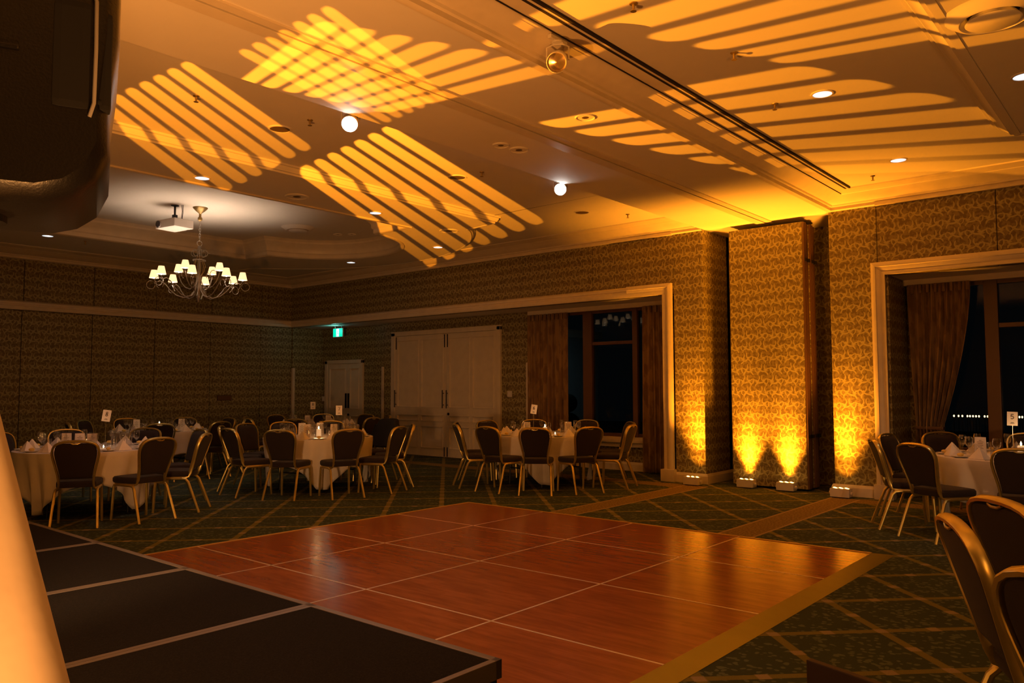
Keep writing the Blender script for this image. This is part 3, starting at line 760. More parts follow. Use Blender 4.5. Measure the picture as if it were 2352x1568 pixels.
# ------------------------------------------------------------------ stage
SH = 0.46
lab = ['black carpeted stage deck nearest the camera', 'second black stage deck from the camera', 'third black stage deck from the camera', 'fourth black stage deck, level with the near round table', 'farthest black stage deck at the left']
st0 = thing('stage_deck', lab[0], 'stage', (1.08, 2.0 + .594, 0), 0, 'black stage decks in a row along the left')
MB().bbox(-1.18, 1.18, -.57, .57, SH - .05, SH - .002, .003).obj('deck_top', M['stage'], st0)
fr = MB(); a, b = 1.215, .593
fr.bbox(-a, a, -b, -b + .03, SH - .07, SH, .003).bbox(-a, a, b - .03, b, SH - .07, SH, .003).bbox(-a, -a + .035, -b, b, SH - .07, SH, .003).bbox(a - .035, a, -b, b, SH - .07, SH, .003)
fr.obj('deck_frame', M['stagetrim'], st0)
for sx in (-1, 1):
    for sy in (-1, 1): MB().tube([(sx*1.14, sy*.53, 0), (sx*1.14, sy*.53, SH - .06)], .024, 8).obj('leg', M['blackm'], st0)
vs = []; N = 40
for i in range(N + 1):
    x = -1.2 + 2.4*i/N
    for z in (0.01, SH - .07): vs.append((x, -.585 + .006*sin(i*2.1), z))
sk = MB(); sk.add(vs, [(2*i, 2*i+2, 2*i+3, 2*i+1) for i in range(N)]); sk.obj('skirt', M['black'], st0)
sk = MB(); sk.add([(1.2 + .006*sin(i*2.3), -.58 + 1.16*i/16, z) for i in range(17) for z in (0.01, SH - .07)], [(2*i, 2*i+2, 2*i+3, 2*i+1) for i in range(16)]); sk.obj('skirt', M['black'], st0)
for i in range(1, 5): dup(st0, (1.08, 2.0 + .594 + 1.188*i, 0), 0, lab[i], 'black stage decks in a row along the left')

# ------------------------------------------------------------------ speaker on stand (foreground left)
SPX, SPY = 0.415, 1.545
rz_ = radians(-22)
sp = thing('loudspeaker', 'large black plastic loudspeaker on a stand, close at the upper left', 'loudspeaker', (SPX, SPY, 1.775), rz_)
# cabinet outline in plan x (right side faces the photo's right), swept in y
def rr_prof(hw, z0, z1, cut):
    return [(-hw + cut*1.2, z0), (hw - cut*1.5, z0), (hw - cut*.9, z0 + .012), (hw - cut*.42, z0 + cut*.55), (hw - cut*.14, z0 + cut*1.2), (hw - .012, z0 + cut*2.2), (hw, z0 + cut*4), (hw, z1 - .03), (hw - .03, z1), (-hw + .03, z1), (-hw, z1 - .03), (-hw, z0 + cut*3), (-hw + cut*.3, z0 + cut)]
pf = rr_prof(.213, 0, .70, .068)
bm = MB(); n = len(pf)
dep = [(-.19, .90), (-.175, .97), (-.14, 1.0), (.13, 1.0), (.18, .93), (.20, .85)]
for y, s in dep:
    for x, z in pf: bm.v.append((x*s, y, .35 + (z - .35)*(1 - (1 - s)*.6)))
for j in range(len(dep)-1):
    for i in range(n): k = (i+1) % n; bm.f.append((j*n+i, j*n+k, (j+1)*n+k, (j+1)*n+i)); bm.mi.append(0)
bm.f.append(tuple(range(n))); bm.mi.append(0); bm.f.append(tuple((len(dep)-1)*n + i for i in range(n))); bm.mi.append(0)
cab = bm.obj('cabinet', M['blackp'], sp, smooth=True)
MB().bbox(.118, .172, -.1945, -.17, .145, .32, .012).obj('handle_recess', M['black'], sp)
hh = MB(); hh.tube([(.172, -.192, .135), (.178, -.200, .155), (.179, -.203, .24), (.178, -.200, .32), (.172, -.192, .34)], .003, 8); hh.obj('handle', M['grey'], sp, smooth=True)
MB().bbox(.184, .202, -.188, -.16, .15, .31, .008).obj('handle_recess', M['black'], sp)
MB().bbox(-.02, .075, -.194, -.182, .225, .232, .003).obj('trim_ridge', M['blackp'], sp)
MB().bbox(-.2, .19, -.188, -.18, .158, .166, .003).obj('seam', M['black'], sp)
MB().lathe([(.05, -.012), (.05, .0), (.03, .01)], (0, 0, 0), 14).obj('pole_cup', M['blackp'], sp)
ss = thing('speaker_stand', 'speaker stand wrapped in a white stretch cover lit orange, at the left edge', 'speaker stand', (SPX - .03, SPY + .02, 0), rz_)
MB().tube([(0, 0, .05), (0, 0, 1.762)], .019, 10).obj('pole', M['blackm'], ss, smooth=True)
for k in range(3):
    a = 2*pi*k/3 + .5
    MB().tube([(0, 0, 1.0), (.42*cos(a), .42*sin(a), .03)], .013, 8).obj('leg', M['blackm'], ss)
cv = MB(); nn = 48; nz = 20; vs = []
for j in range(nz + 1):
    t = j/nz; z = 1.64*(1 - t) + .01
    for i in range(nn):
        a = 2*pi*i/nn; r = .034 + .425*t**1.05*(1 - .10*t)
        r *= (1 - .045*sin(3*(a - .5))*t) + .006*sin(11*a + 2*t)
        vs.append((r*cos(a), r*sin(a), z))
cv.add(vs, [(j*nn+i, j*nn+(i+1) % nn, (j+1)*nn+(i+1) % nn, (j+1)*nn+i) for j in range(nz) for i in range(nn)])
cv.obj('fabric_cover', M['lycra'], ss, smooth=True)
# dark upright board at the bottom edge
bd = thing('low_screen', 'dark brown upright board at the bottom edge right of the dance floor', 'board', (2.47, .74, 0), radians(-108))
MB().bbox(-.20, .42, -.012, .012, 0.06, .63, .004).obj('panel', M['brown'], bd); MB().bbox(-.17, -.12, -.12, .12, 0, .06, .005).obj('foot', M['blackm'], bd); MB().bbox(.34, .39, -.12, .12, 0, .06, .005).obj('foot', M['blackm'], bd)

# ------------------------------------------------------------------ chairs
def back_point(hw_s, z):      # lean of the back : y at height z
    return -.205 - (z - .44)*.30 - max(0, z - .8)*.05
outline = [(.165, .47), (.168, .52), (.176, .58), (.189, .64), (.204, .70), (.215, .75), (.221, .79), (.220, .825), (.211, .86), (.192, .888), (.16, .908), (.115, .920), (.06, .926), (0, .928)]
def make_chair():
    t = thing('banquet_chair', 'x', 'chair')
    # seat pad
    b = MB(); rows_ = []
    prof = [(-.21, .18), (-.10, .205), (.10, .222), (.20, .222), (.225, .21)]
    for z, s in ((.425, .97), (.44, 1.0), (.475, 1.0), (.492, .94), (.497, .80)):
        ring = []
        pts = [(-.19, -.20), (-.11, -.212), (.11, -.212), (.19, -.20), (.205, -.10), (.222, .10), (.222, .16), (.205, .200), (.12, .215), (-.12, .215), (-.205, .200), (-.222, .16), (-.222, .10), (-.205, -.10)]
        rows_.append([(x*s, .01 + (y - .01)*s, z) for x, y in pts])
    n = 14
    b.add([p for r in rows_ for p in r], [(j*n+i, j*n+(i+1) % n, (j+1)*n+(i+1) % n, (j+1)*n+i) for j in range(4) for i in range(n)] + [tuple(range(n)), tuple(4*n+i for i in range(n))])
    b.obj('seat', M['plum'], t, smooth=True)
    # backrest pad : outline inset, front bulged
    b = MB(); pts = [( .93*w_ - .004, z) for w_, z in outline if z > .5]
    full = [(-w_, z) for w_, z in pts] + [(w_, z) for w_, z in reversed(pts[:-1])]
    full = [(x, min(z, .905)) for x, z in full]
    n = len(full)
    lay = []
    for off, s in ((-.022, .86), (-.019, .95), (-.006, 1.0), (.014, 1.0), (.032, .93), (.040, .75)):
        ring = []
        for x, z in full:
            zz = .71 + (z - .71)*s; xx = x*s; ring.append((xx, back_point(0, zz) + off, zz))
        lay.append(ring)
    b.add([p for r in lay for p in r], [(j*n+i, j*n+(i+1) % n, (j+1)*n+(i+1) % n, (j+1)*n+i) for j in range(5) for i in range(n)] + [tuple(range(n)), tuple(5*n+i for i in range(n))])
    b.obj('backrest', M['plum'], t, smooth=True)
    # gold back frame : continuous tube round the back then forward under the seat
    side = [(.195, .16, .415), (.190, -.06, .41), (.180, -.15, .412), (.170, -.195, .43)]
    R_ = [Vector(p) for p in side] + [Vector((w_, back_point(0, z) + .0, z)) for w_, z in outline]
    path = R_ + [Vector((-p.x, p.y, p.z)) for p in reversed(R_[:-1])]
    b = MB(); b.strap(path, Vector((0, -1, -.28)).normalized(), .0115, .021)
    b.obj('back_frame', M['gold'], t, smooth=True)
    # legs : inverted U each side, rear leg splayed backwards
    for s in (-1, 1):
        b = MB(); b.tube([(s*.225, -.345, .0), (s*.214, -.27, .20), (s*.203, -.205, .365), (s*.200, -.175, .395), (s*.20, -.13, .402)], .0155, 8); b.obj('leg', M['gold'], t, smooth=True)
        b = MB(); b.tube([(s*.215, .195, .0), (s*.21, .185, .20), (s*.205, .175, .37), (s*.203, .165, .398), (s*.20, .12, .402)], .0155, 8); b.obj('leg', M['gold'], t, smooth=True)
        MB().tube([(s*.20, -.13, .402), (s*.20, .12, .402)], .0155, 8).obj('seat_rail', M['gold'], t, smooth=True)
    # hand hold at the top of the back
    b = MB(); b.tube([(-.045, back_point(0, .905) - .016, .909), (-.02, back_point(0, .9) - .02, .899), (.02, back_point(0, .9) - .02, .899), (.045, back_point(0, .905) - .016, .909)], .006, 8)
    b.obj('hand_hold', M['gold'], t, smooth=True)
    return t
CH = make_chair(); chused = [False]
def chair_at(x, y, facing, label, group):
    """x,y = floor point midway between the rear feet ; facing = angle of the forward direction"""
    rz = facing - pi/2
    ox, oy = -.345*cos(facing), -.345*sin(facing)
    loc = (x - ox, y - oy, 0)
    if not chused[0]:
        chused[0] = True; CH.location = loc; CH.rotation_euler = (0, 0, rz); CH['label'] = label; CH['group'] = group; return CH
    return dup(CH, loc, rz, label, group)

TABLES = [  # name phrase, short phrase, centre, cloth turn, chairs (rear feet mid) list, number, detail
 dict(ph='round table in front of the far window', sh='far window table', c=(9.77, 7.62), turn=-8, num='6', chairs=[(8.53, 6.83), (9.20, 6.42), (10.12, 6.35), (10.93, 6.78), (11.19, 7.80), (10.72, 8.60), (9.95, 9.02), (9.05, 8.85), (8.57, 8.38), (8.36, 7.57)]),
 dict(ph='round table left of the dance floor corner', sh='middle left table', c=(7.20, 9.92), turn=14, num='7', chairs=[(6.06, 9.19), (6.72, 8.58), (7.62, 8.58), (8.28, 9.05), (8.62, 10.0), (8.22, 10.98), (7.50, 11.32), (6.80, 11.28), (6.15, 10.85), (5.86, 10.05)]),
 dict(ph='round table beside the stage end', sh='stage side table', c=(4.05, 10.22), turn=-20, num='8', chairs=[(3.42, 8.97), (4.24, 8.80), (4.98, 9.25), (5.38, 10.15), (5.10, 11.05), (4.30, 11.60), (3.45, 11.50)]),
 dict(ph='back round table by the left wall', sh='left wall table', c=(6.55, 13.62), turn=5, num='9', chairs=[(5.95, 12.35), (6.95, 12.30), (7.65, 12.85), (7.95, 13.75), (7.55, 14.65), (6.60, 15.05), (5.75, 14.75), (5.20, 13.95)]),
 dict(ph='farthest round table near the small doors', sh='small doors table', c=(9.45, 13.05), turn=25, num='10', chairs=[(9.70, 11.68), (10.55, 12.25), (10.82, 13.25), (10.35, 14.1), (9.40, 14.45), (8.50, 14.05), (8.06, 13.30), (8.35, 12.20)]),
 dict(ph='round table at the right window', sh='right window table', c=(9.66, 1.30), turn=8, num='5', chairs=[(9.00, 2.56), (8.42, 2.02), (8.24, 1.12), (8.80, .20), (9.95, 2.68), (10.72, 2.28), (11.02, 1.40), (10.75, .45)]),
]
def ordinal_place(cx, cy, x, y):
    """where round the table, as the camera sees it"""
    vx, vy = cx, cy; L = hypot(vx, vy); fx, fy = vx/L, vy/L; rx, ry = fy, -fx
    dx, dy = x - cx, y - cy
    return atan2(dx*rx + dy*ry, -(dx*fx + dy*fy))   # 0 = nearest, + = to the right
def place_words(ang):
    d = math.degrees(ang) % 360
    for lim, wd in ((18, 'nearest the camera'), (54, 'front, just right of nearest'), (90, 'right front'), (126, 'right side'), (162, 'right rear'), (198, 'farthest away'), (234, 'left rear'), (270, 'left side'), (306, 'left front'), (342, 'front, just left of nearest'), (361, 'nearest the camera')):
        if d < lim: return wd
ORD = ['nearest', 'second', 'third', 'fourth', 'fifth', 'sixth', 'seventh', 'eighth', 'ninth', 'tenth']
def cloth_mesh(half, R, turn, seed):
    rnd = random.Random(seed); nA = 168; vs = []; b = MB()
    rings = [0, .3, .6, .9, .985]; phs = [rnd.uniform(0, 6.28) for _ in range(5)]
    for k in rings:
        for i in range(nA): a = 2*pi*i/nA; vs.append((R*k*cos(a), R*k*sin(a), .757))
    nd = 14
    for j in range(nd + 1):
        for i in range(nA):
            a = 2*pi*i/nA; th = a - turn
            s = half/max(abs(cos(th)), abs(sin(th))); drop = max(.12, min(s - R, .70)); t = j/nd
            z = .757 - drop*t
            if j == 0: z = .754
            wav = (sin(12*a + phs[0]) + .6*sin(19*a + phs[1]) + .35*sin(31*a + phs[2]))
            corner = min(1, max(0, (s - R - .38)/.35))
            d2 = (1 - (1 - t)**1.3)
            r = R + .006*min(1, j) + .014*(wav - 1.2)*d2*(.5 + drop) - .05*d2*corner
            # corners fold into soft pleats
            r += .04*d2*corner*(sin(24*a + phs[3]) - 1)
            tw = .05*corner*t*sin(6*a + phs[4])
            vs.append((r*cos(a + tw), r*sin(a + tw), z))
    b.add(vs, [(j*nA+i, j*nA+(i+1) % nA, (j+1)*nA+(i+1) % nA, (j+1)*nA+i) for j in range(len(rings) + nd) for i in range(nA)])
    return b
# table ware meshes (shared)
def lathe_me(name, prof, m, n=18): return MB().lathe(prof, n=n, cap=False).mesh(name, m, True)
me_wine = lathe_me('wine_glass', [(.0, .003), (.034, .003), (.034, .006), (.005, .012), (.004, .085), (.012, .095), (.030, .115), (.038, .145), (.036, .185), (.031, .205), (.030, .205), (.034, .185), (.035, .145), (.028, .118), (0, .10)], M['glass'])
me_tumb = lathe_me('water_glass', [(.0, .002), (.028, .002), (.031, .01), (.034, .12), (.032, .12), (.029, .012), (0, .012)], M['glass'])
me_plate = lathe_me('side_plate', [(0, .002), (.05, .002), (.06, .006), (.082, .014), (.083, .017), (.058, .010), (0, .007)], M['china'])
me_butter = MB().ball((0, 0, .018), .03, 10, 6, (1.15, .8, .62)).mesh('bread_roll', M['butter'], True)
def napkin_me():
    b = MB(); h = .115; w_ = .085
    b.add([(-w_, -.055, 0), (0, -.07, 0), (w_, -.055, 0), (0, 0, h), (w_*.85, .075, 0), (-w_*.85, .075, 0), (0, .02, 0), (.004, -.03, .002), (-.004, .012, h*.96)],
          [(0, 1, 3), (1, 2, 3), (2, 4, 3), (5, 0, 3), (4, 6, 8), (6, 5, 8), (3, 4, 8), (5, 3, 8)])
    return b.mesh('napkin', M['napkin'])
me_nap = napkin_me()
me_knife = MB().bbox(-.009, .009, -.11, .0, 0, .003, .001).bbox(-.006, .006, 0, .10, 0, .004, .001).mesh('knife', M['steel'])
me_votive = MB().lathe([(.0, .002), (.028, .002), (.032, .06), (.029, .06), (.026, .008), (0, .008)], n=16, cap=False).mesh('holder', M['glass'], True)
me_hur = MB().lathe([(.0, .003), (.068, .003), (.070, .19), (.067, .19), (.065, .009), (0, .009)], n=28, cap=False).mesh('glass_cylinder', M['glass'], True)
me_wax = MB().lathe([(.034, .01), (.034, .11), (.028, .112), (.0, .106)], n=18).mesh('candle', M['wax'], True)
me_flame = MB().lathe([(0, .112), (.008, .122), (.009, .132), (.004, .148), (0, .158)], n=10, cap=False).mesh('flame', M['flame'], True)
def menu_me():
    b = MB(); b.add([(-.052, -.03, 0), (.052, -.03, 0), (.052, 0, .19), (-.052, 0, .19), (-.052, .03, 0), (.052, .03, 0)], [(0, 1, 2, 3), (4, 5, 2, 3)])
    return b.mesh('menu_card', M['card'])
me_menu = menu_me()
me_lines = MB()
for k in range(7):
    zz = .155 - .017*k; yy = -.03*(1 - zz/.19) - .0012; wl_ = [.012, .03, .024, .028, .02, .03, .016][k]
    me_lines.add([(-wl_, yy - .0002, zz), (wl_, yy - .0002, zz), (wl_, yy + .0004, zz + .0035), (-wl_, yy + .0004, zz + .0035)], [(0, 1, 2, 3)])
me_lines = me_lines.mesh('print', M['ink'])
SEG = {'5': [[(.8, 1), (.2, 1), (.15, .55), (.5, .62), (.82, .45), (.82, .2), (.5, .02), (.12, .12)]], '6': [[(.75, .95), (.4, .85), (.15, .4), (.3, .03), (.7, .03), (.85, .28), (.65, .52), (.35, .5), (.18, .35)]],
       '7': [[(.12, .98), (.88, .98), (.4, 0)]], '8': [[(.5, .52), (.2, .7), (.3, .97), (.7, .97), (.8, .7), (.5, .52), (.15, .28), (.3, .02), (.7, .02), (.85, .28), (.5, .52)]],
       '9': [[(.82, .65), (.6, .48), (.3, .5), (.15, .75), (.3, .97), (.7, .97), (.85, .7), (.75, .3), (.4, .02)]], '10': [[(.1, .8), (.25, 1), (.25, 0)], [(.7, 1), (.5, .7), (.5, .3), (.7, 0), (.9, .3), (.9, .7), (.7, 1)]]}
def number_card(c, num, rz, tilt, tname, z0=.7615, hgt=.34):
    r = thing('number_card', 'white table number card on a thin holder on the %s' % tname, 'table number', (c[0], c[1], z0), rz)
    MB().lathe([(.035, 0), (.035, .008), (.006, .012)], n=16).obj('base', M['steel'], r)
    MB().tube([(0, 0, .01), (.0, 0, hgt - .06), (.004, .002, hgt)], .0022, 6).obj('stem', M['steel'], r)
    T = Matrix.Translation((0, -.004, hgt)) @ Matrix.Rotation(radians(tilt), 4, 'Y')
    cm = MB(); cm.box(-.048, .048, -.001, .001, -.03, .115, T); cdd = cm.obj('card', M['card'], r)
    g = MB()
    for poly in SEG[num]:
        g.tube([T @ Vector((-.018 + .036*x, -.0035, .038 + .05*z)) for x, z in poly], .0036, 5)
    for zz, ww in ((.012, .014), (.004, .02)): g.box(-ww, ww, -.003, -.002, zz - .012, zz - .008, T)
    g.obj('numeral', M['ink'], cdd)
    return r
first = {}
R_T = .80
def put(kind, me, loc, rz, label, cat, group=None):
    o = mk(kind, me, None, loc, rz); tag(o, label, cat, group); return o
for ti, T in enumerate(TABLES):
    cx, cy = T['c']; ph, shn = T['ph'], T['sh']
    gname = 'chairs around the ' + ph
    # table
    tb = thing('round_table', 'folding table top and legs under the cloth of the ' + shn, 'table', (cx, cy, 0), radians(T['turn']), 'round banquet tables')
    MB().lathe([(R_T - .02, .715), (R_T - .008, .72), (R_T - .008, .745), (R_T - .02, .75)], n=48).obj('table_top', M['brown'], tb)
    for sx in (-1, 1):
        for sy in (-1, 1):
            MB().tube([(sx*.42, sy*.36, 0), (sx*.40, sy*.34, .715)], .014, 8).obj('leg', M['blackm'], tb)
        MB().tube([(sx*.415, -.355, .25), (sx*.415, .355, .25)], .010, 6).obj('brace', M['blackm'], tb)
    clo = cloth_mesh(1.16 if shn != 'right window table' else 1.22, R_T, radians(T['turn']) + (pi/4 if shn == 'right window table' else 0), ti + 11).obj('tablecloth', M['cloth'], None, smooth=True, loc=(cx, cy, 0))
    tag(clo, 'white square cloth draped over the ' + ph, 'tablecloth', 'white tablecloths')
    sm = clo.modifiers.new('s', 'SOLIDIFY'); sm.thickness = .003; sm.offset = 1
    # chairs, settings
    nch = 10
    seats = []
    base_ang = ordinal_place(cx, cy, *T['chairs'][0])
    for (x, y) in T['chairs']:
        pa = ordinal_place(cx, cy, x, y)
        seats.append((pa, x, y))
    order = sorted(seats, key=lambda q: q[0])
    used_words = {}
    for k, (pa, x, y) in enumerate(order):
        rr_ = hypot(x - cx, y - cy)
        if rr_ < 1.40: x, y = cx + (x - cx)*1.40/rr_, cy + (y - cy)*1.40/rr_
        face = atan2(cy - y, cx - x) + random.Random(k + ti*17).uniform(-.06, .06)
        wd = place_words(pa); c_ = used_words.get(wd, 0); used_words[wd] = c_ + 1
        if c_: wd = 'next clockwise from the ' + wd + ' one'
        jacket = (shn == 'middle left table' and abs(y - 10.0) < .05 and x > 8)
        chair_at(x, y, face, ('gold chair with a black jacket over its back, ' if jacket else 'gold framed plum chair, ') + wd + ', at the ' + shn, gname)
        if jacket:
            jk = thing('jacket', 'black jacket draped over a chair back at the middle left table', 'jacket', (x + .345*cos(face), y + .345*sin(face), 0), face - pi/2)
            b = MB(); V_ = []; NU, NV = 24, 14
            for side in (0,):
                for j in range(NV + 1):
                    for i in range(NU + 1):
                        u = i/NU*2*pi; t_ = j/NV; z = .985 - .44*t_
                        wdt = .262*(1 - .25*(1 - t_)**4) + .015*t_; yy = back_point(0, max(.5, z))
                        su = sin(u); su = (1 if su >= 0 else -1)*abs(su)**.45
                        V_.append((wdt*cos(u), yy + (.072 + .008*sin(5*u + 3*t_))*su, z + .01*sin(7*u)*t_ - (.04*abs(cos(u))**3 if j == 0 else .04*abs(cos(u))**3*(1 - t_))))
            b.add(V_, [(j*(NU+1)+i, j*(NU+1)+i+1, (j+1)*(NU+1)+i+1, (j+1)*(NU+1)+i) for j in range(NV) for i in range(NU)] + [tuple(range(NU+1))])
            b.obj('body', M['jacket'], jk, smooth=True)
            for s in (-1, 1): MB().tube([(s*.25, -.33, .88), (s*.30, -.31, .72), (s*.29, -.28, .50)], [.03, .04, .035], 10).obj('sleeve', M['jacket'], jk, smooth=True)
    nset = 10 if len(T['chairs']) == 10 else 10
    a0 = atan2(T['chairs'][0][1] - cy, T['chairs'][0][0] - cx)
    for k in range(nset):
        a = a0 + 2*pi*k/nset; pa = ordinal_place(cx, cy, cx + cos(a), cy + sin(a)); wd = place_words(pa)
        rnd = random.Random(ti*31 + k)
        def P(r, da): return (cx + r*cos(a + da), cy + r*sin(a + da))
        rz = a + pi/2
        lw = '%s place' % wd
        x, y = P(.66, .03)
        put('napkin', me_nap, (x, y, .7625), rz + rnd.uniform(-.25, .25), 'white folded napkin, %s, on the %s' % (lw, shn), 'napkin', 'folded napkins on the ' + shn)
        x, y = P(.70, -.25)
        put('side_plate', me_plate, (x, y, .7615), rz, 'white side plate, %s, on the %s' % (lw, shn), 'plate', 'side plates on the ' + shn)
        put('bread_roll', me_butter, (x, y, .7735), rz + .4, 'yellow bread roll on the side plate, %s, %s' % (lw, shn), 'bread roll', 'bread rolls on the ' + shn)
        x, y = P(.53, .20)
        put('wine_glass', me_wine, (x, y, .7615), 0, 'empty wine glass, %s, on the %s' % (lw, shn), 'wine glass', 'wine glasses on the ' + shn)
        x, y = P(.46, .06)
        put('water_glass', me_tumb, (x, y, .7615), 0, 'clear straight glass, %s, on the %s' % (lw, shn), 'glass', 'straight glasses on the ' + shn)
        x, y = P(.69, .235)
        put('knife', me_knife, (x, y, .7615), rz + pi, 'steel knife, %s, on the %s' % (lw, shn), 'knife', 'knives on the ' + shn)
    camdir = atan2(-cy, -cx)
    if T['num'] == '10': pass
    # candle in a glass cylinder, number card, menus
    LITC = T['num'] != '10'
    if LITC: ca = thing('hurricane_candle', 'white candle burning in a glass cylinder, ' + shn, 'candle', (cx + .05*cos(camdir), cy + .05*sin(camdir), .7615), 0, 'candles in glass cylinders')
    if LITC: mk('glass_cylinder', me_hur, ca); wx = mk('wax_candle', me_wax, ca); mk('flame', me_flame, wx)
    if LITC: ptlight('candle_light', (cx + .05*cos(camdir), cy + .05*sin(camdir), 1.02), .9, (1.0, .55, .22), .012)
    for k, (dr, da) in enumerate([(.20, .9), (.22, -1.6)] if LITC else []):
        vx, vy = cx + dr*cos(camdir + da), cy + dr*sin(camdir + da)
        v = thing('votive_candle', 'small glass tea light %s of the big candle, %s' % (['left' if sin(da) < 0 else 'right', 'left' if sin(da) < 0 else 'right'][0] if False else ('right' if k == 0 else 'left'), shn), 'tea light', (vx, vy, .7615), 0, 'tea lights on the tables')
        mk('holder', me_votive, v); f = mk('flame', me_flame, v, (0, 0, -.085)); f.scale = (.8, .8, .8)
    ang = {'6': (-.05, .06, 8), '7': (.25, .14, 0), '8': (-.12, .18, 8), '9': (.12, .2, -3), '10': (-.1, .1, 0), '5': (.12, -.14, 2)}[T['num']]
    rxx, ryy = sin(camdir + pi), -cos(camdir + pi)
    rr = (-sin(camdir), cos(camdir))    # to the right? computed below
    fwd = (cx/hypot(cx, cy), cy/hypot(cx, cy)); rgt = (fwd[1], -fwd[0])
    off = {'6': (-.18, .15), '7': (.30, .25), '8': (.18, .25), '9': (.30, .1), '10': (-.10, .05), '5': (-.07, .12)}[T['num']]
    if T['num'] != '9':
        number_card((cx + rgt[0]*off[0] + fwd[0]*off[1], cy + rgt[1]*off[0] + fwd[1]*off[1]), T['num'], atan2(fwd[1], fwd[0]) - pi/2 + .1, ang[2], shn)
    mn = {'6': [(-.28, -.05), (.36, .0)], '7': [(-.16, -.12), (.22, -.15), (-.25, .3), (.02, .35)], '8': [(-.24, -.06), (-.10, -.17), (.03, -.33)], '9': [(-.36, .08), (.36, .08)], '10': [(-.2, .0), (.2, .0)], '5': [(-.36, -.05)]}[T['num']]
    for k, (a_, b_) in enumerate(mn):
        o = thing('menu_card', 'folded white menu card, %s from the left, standing on the %s' % (['first', 'second', 'third', 'fourth'][k], shn), 'menu card', (cx + rgt[0]*a_ + fwd[0]*b_, cy + rgt[1]*a_ + fwd[1]*b_, .7615), atan2(fwd[1], fwd[0]) - pi/2 + (.25 if k % 2 else -.15), 'menu cards')
        mk('card', me_menu, o); mk('print', me_lines, o)

# foreground chairs on the right
for x, y, fd, lb in ((3.21, .70, -66, 'large gold framed chair in the right foreground, seen side on, left one'), (3.87, .655, -50, 'gold framed chair behind the side-on foreground chair'), (2.38, .262, -35, 'foreground chair cut off by the right edge, lowest of the three')):
    f = radians(fd); c_ = chair_at(x + .075*cos(f), y + .075*sin(f), f, lb, 'foreground chairs at the right edge'); c_.scale = (1.08, 1.08, 1.08)
    c_.location = (x + .43*cos(f), y + .43*sin(f), 0)

# ------------------------------------------------------------------ chandelier
CX, CY, ZT = 6.27, 11.83, 4.36
ch = thing('chandelier', 'wrought metal chandelier with twelve small lit shades over the left tables', 'chandelier', (CX, CY, ZT))
MB().lathe([(.115, 0), (.11, -.012), (.07, -.055), (.03, -.085), (.018, -.10), (.018, -.15), (.034, -.165), (.034, -.20), (.012, -.22)], n=20).obj('canopy', M['bronze'], ch, smooth=True)
lk = MB()
for i in range(7):
    z = -.235 - .042*i; pts = []
    for k in range(10):
        a = 2*pi*k/10; u, v = .016*cos(a), .029*sin(a); pts.append((u if i % 2 else 0, 0 if i % 2 else u, z + v))
    lk.tube(pts, .0035, 5, closed=True)
lk.obj('chain', M['iron'], ch, smooth=True)['kind'] = 'stuff'
rg = MB(); rg.tube([(.042*cos(2*pi*k/16), 0, -.575 + .042*sin(2*pi*k/16)) for k in range(16)], .005, 6, closed=True); rg.obj('ring', M['iron'], ch, smooth=True)
MB().lathe([(.009, -.61), (.009, -.72), (.022, -.74), (.012, -.76), (.012, -1.05), (.03, -1.08), (.045, -1.16), (.03, -1.22), (.05, -1.27), (.055, -1.31), (.03, -1.36), (.02, -1.42), (.03, -1.44), (.012, -1.50), (0, -1.52)], n=14).obj('stem', M['iron'], ch, smooth=True)
MB().lathe([(.095, -.835), (.10, -.845), (.095, -.855)], n=24, cap=False).obj('collar', M['iron'], ch, smooth=True)
def spiral(c, r0, r1, a0, a1, n=14): return [(c[0] + (r0 + (r1 - r0)*k/n)*cos(a0 + (a1 - a0)*k/n), c[1] + (r0 + (r1 - r0)*k/n)*sin(a0 + (a1 - a0)*k/n)) for k in range(n + 1)]
for k in range(6):   # upper scroll cage
    a = 2*pi*k/6 + .3
    prof = [(.02, -.62), (.03, -.68)] + [(.075 + p[0], -.735 + p[1]) for p in spiral((0, 0), .055, .05, pi*.85, -pi*.9, 12)]
    b = MB(); b.tube([(r*cos(a), r*sin(a), z) for r, z in prof], .0045, 6); b.obj('scroll', M['iron'], ch, smooth=True)
    b = MB(); b.tube([(r*cos(a), r*sin(a), z) for r, z in [(.02, -.78), (.055, -.84), (.095, -.93), (.075, -1.02), (.035, -1.10), (.028, -1.2)]], .0045, 6); b.obj('strap', M['bronze'], ch, smooth=True)
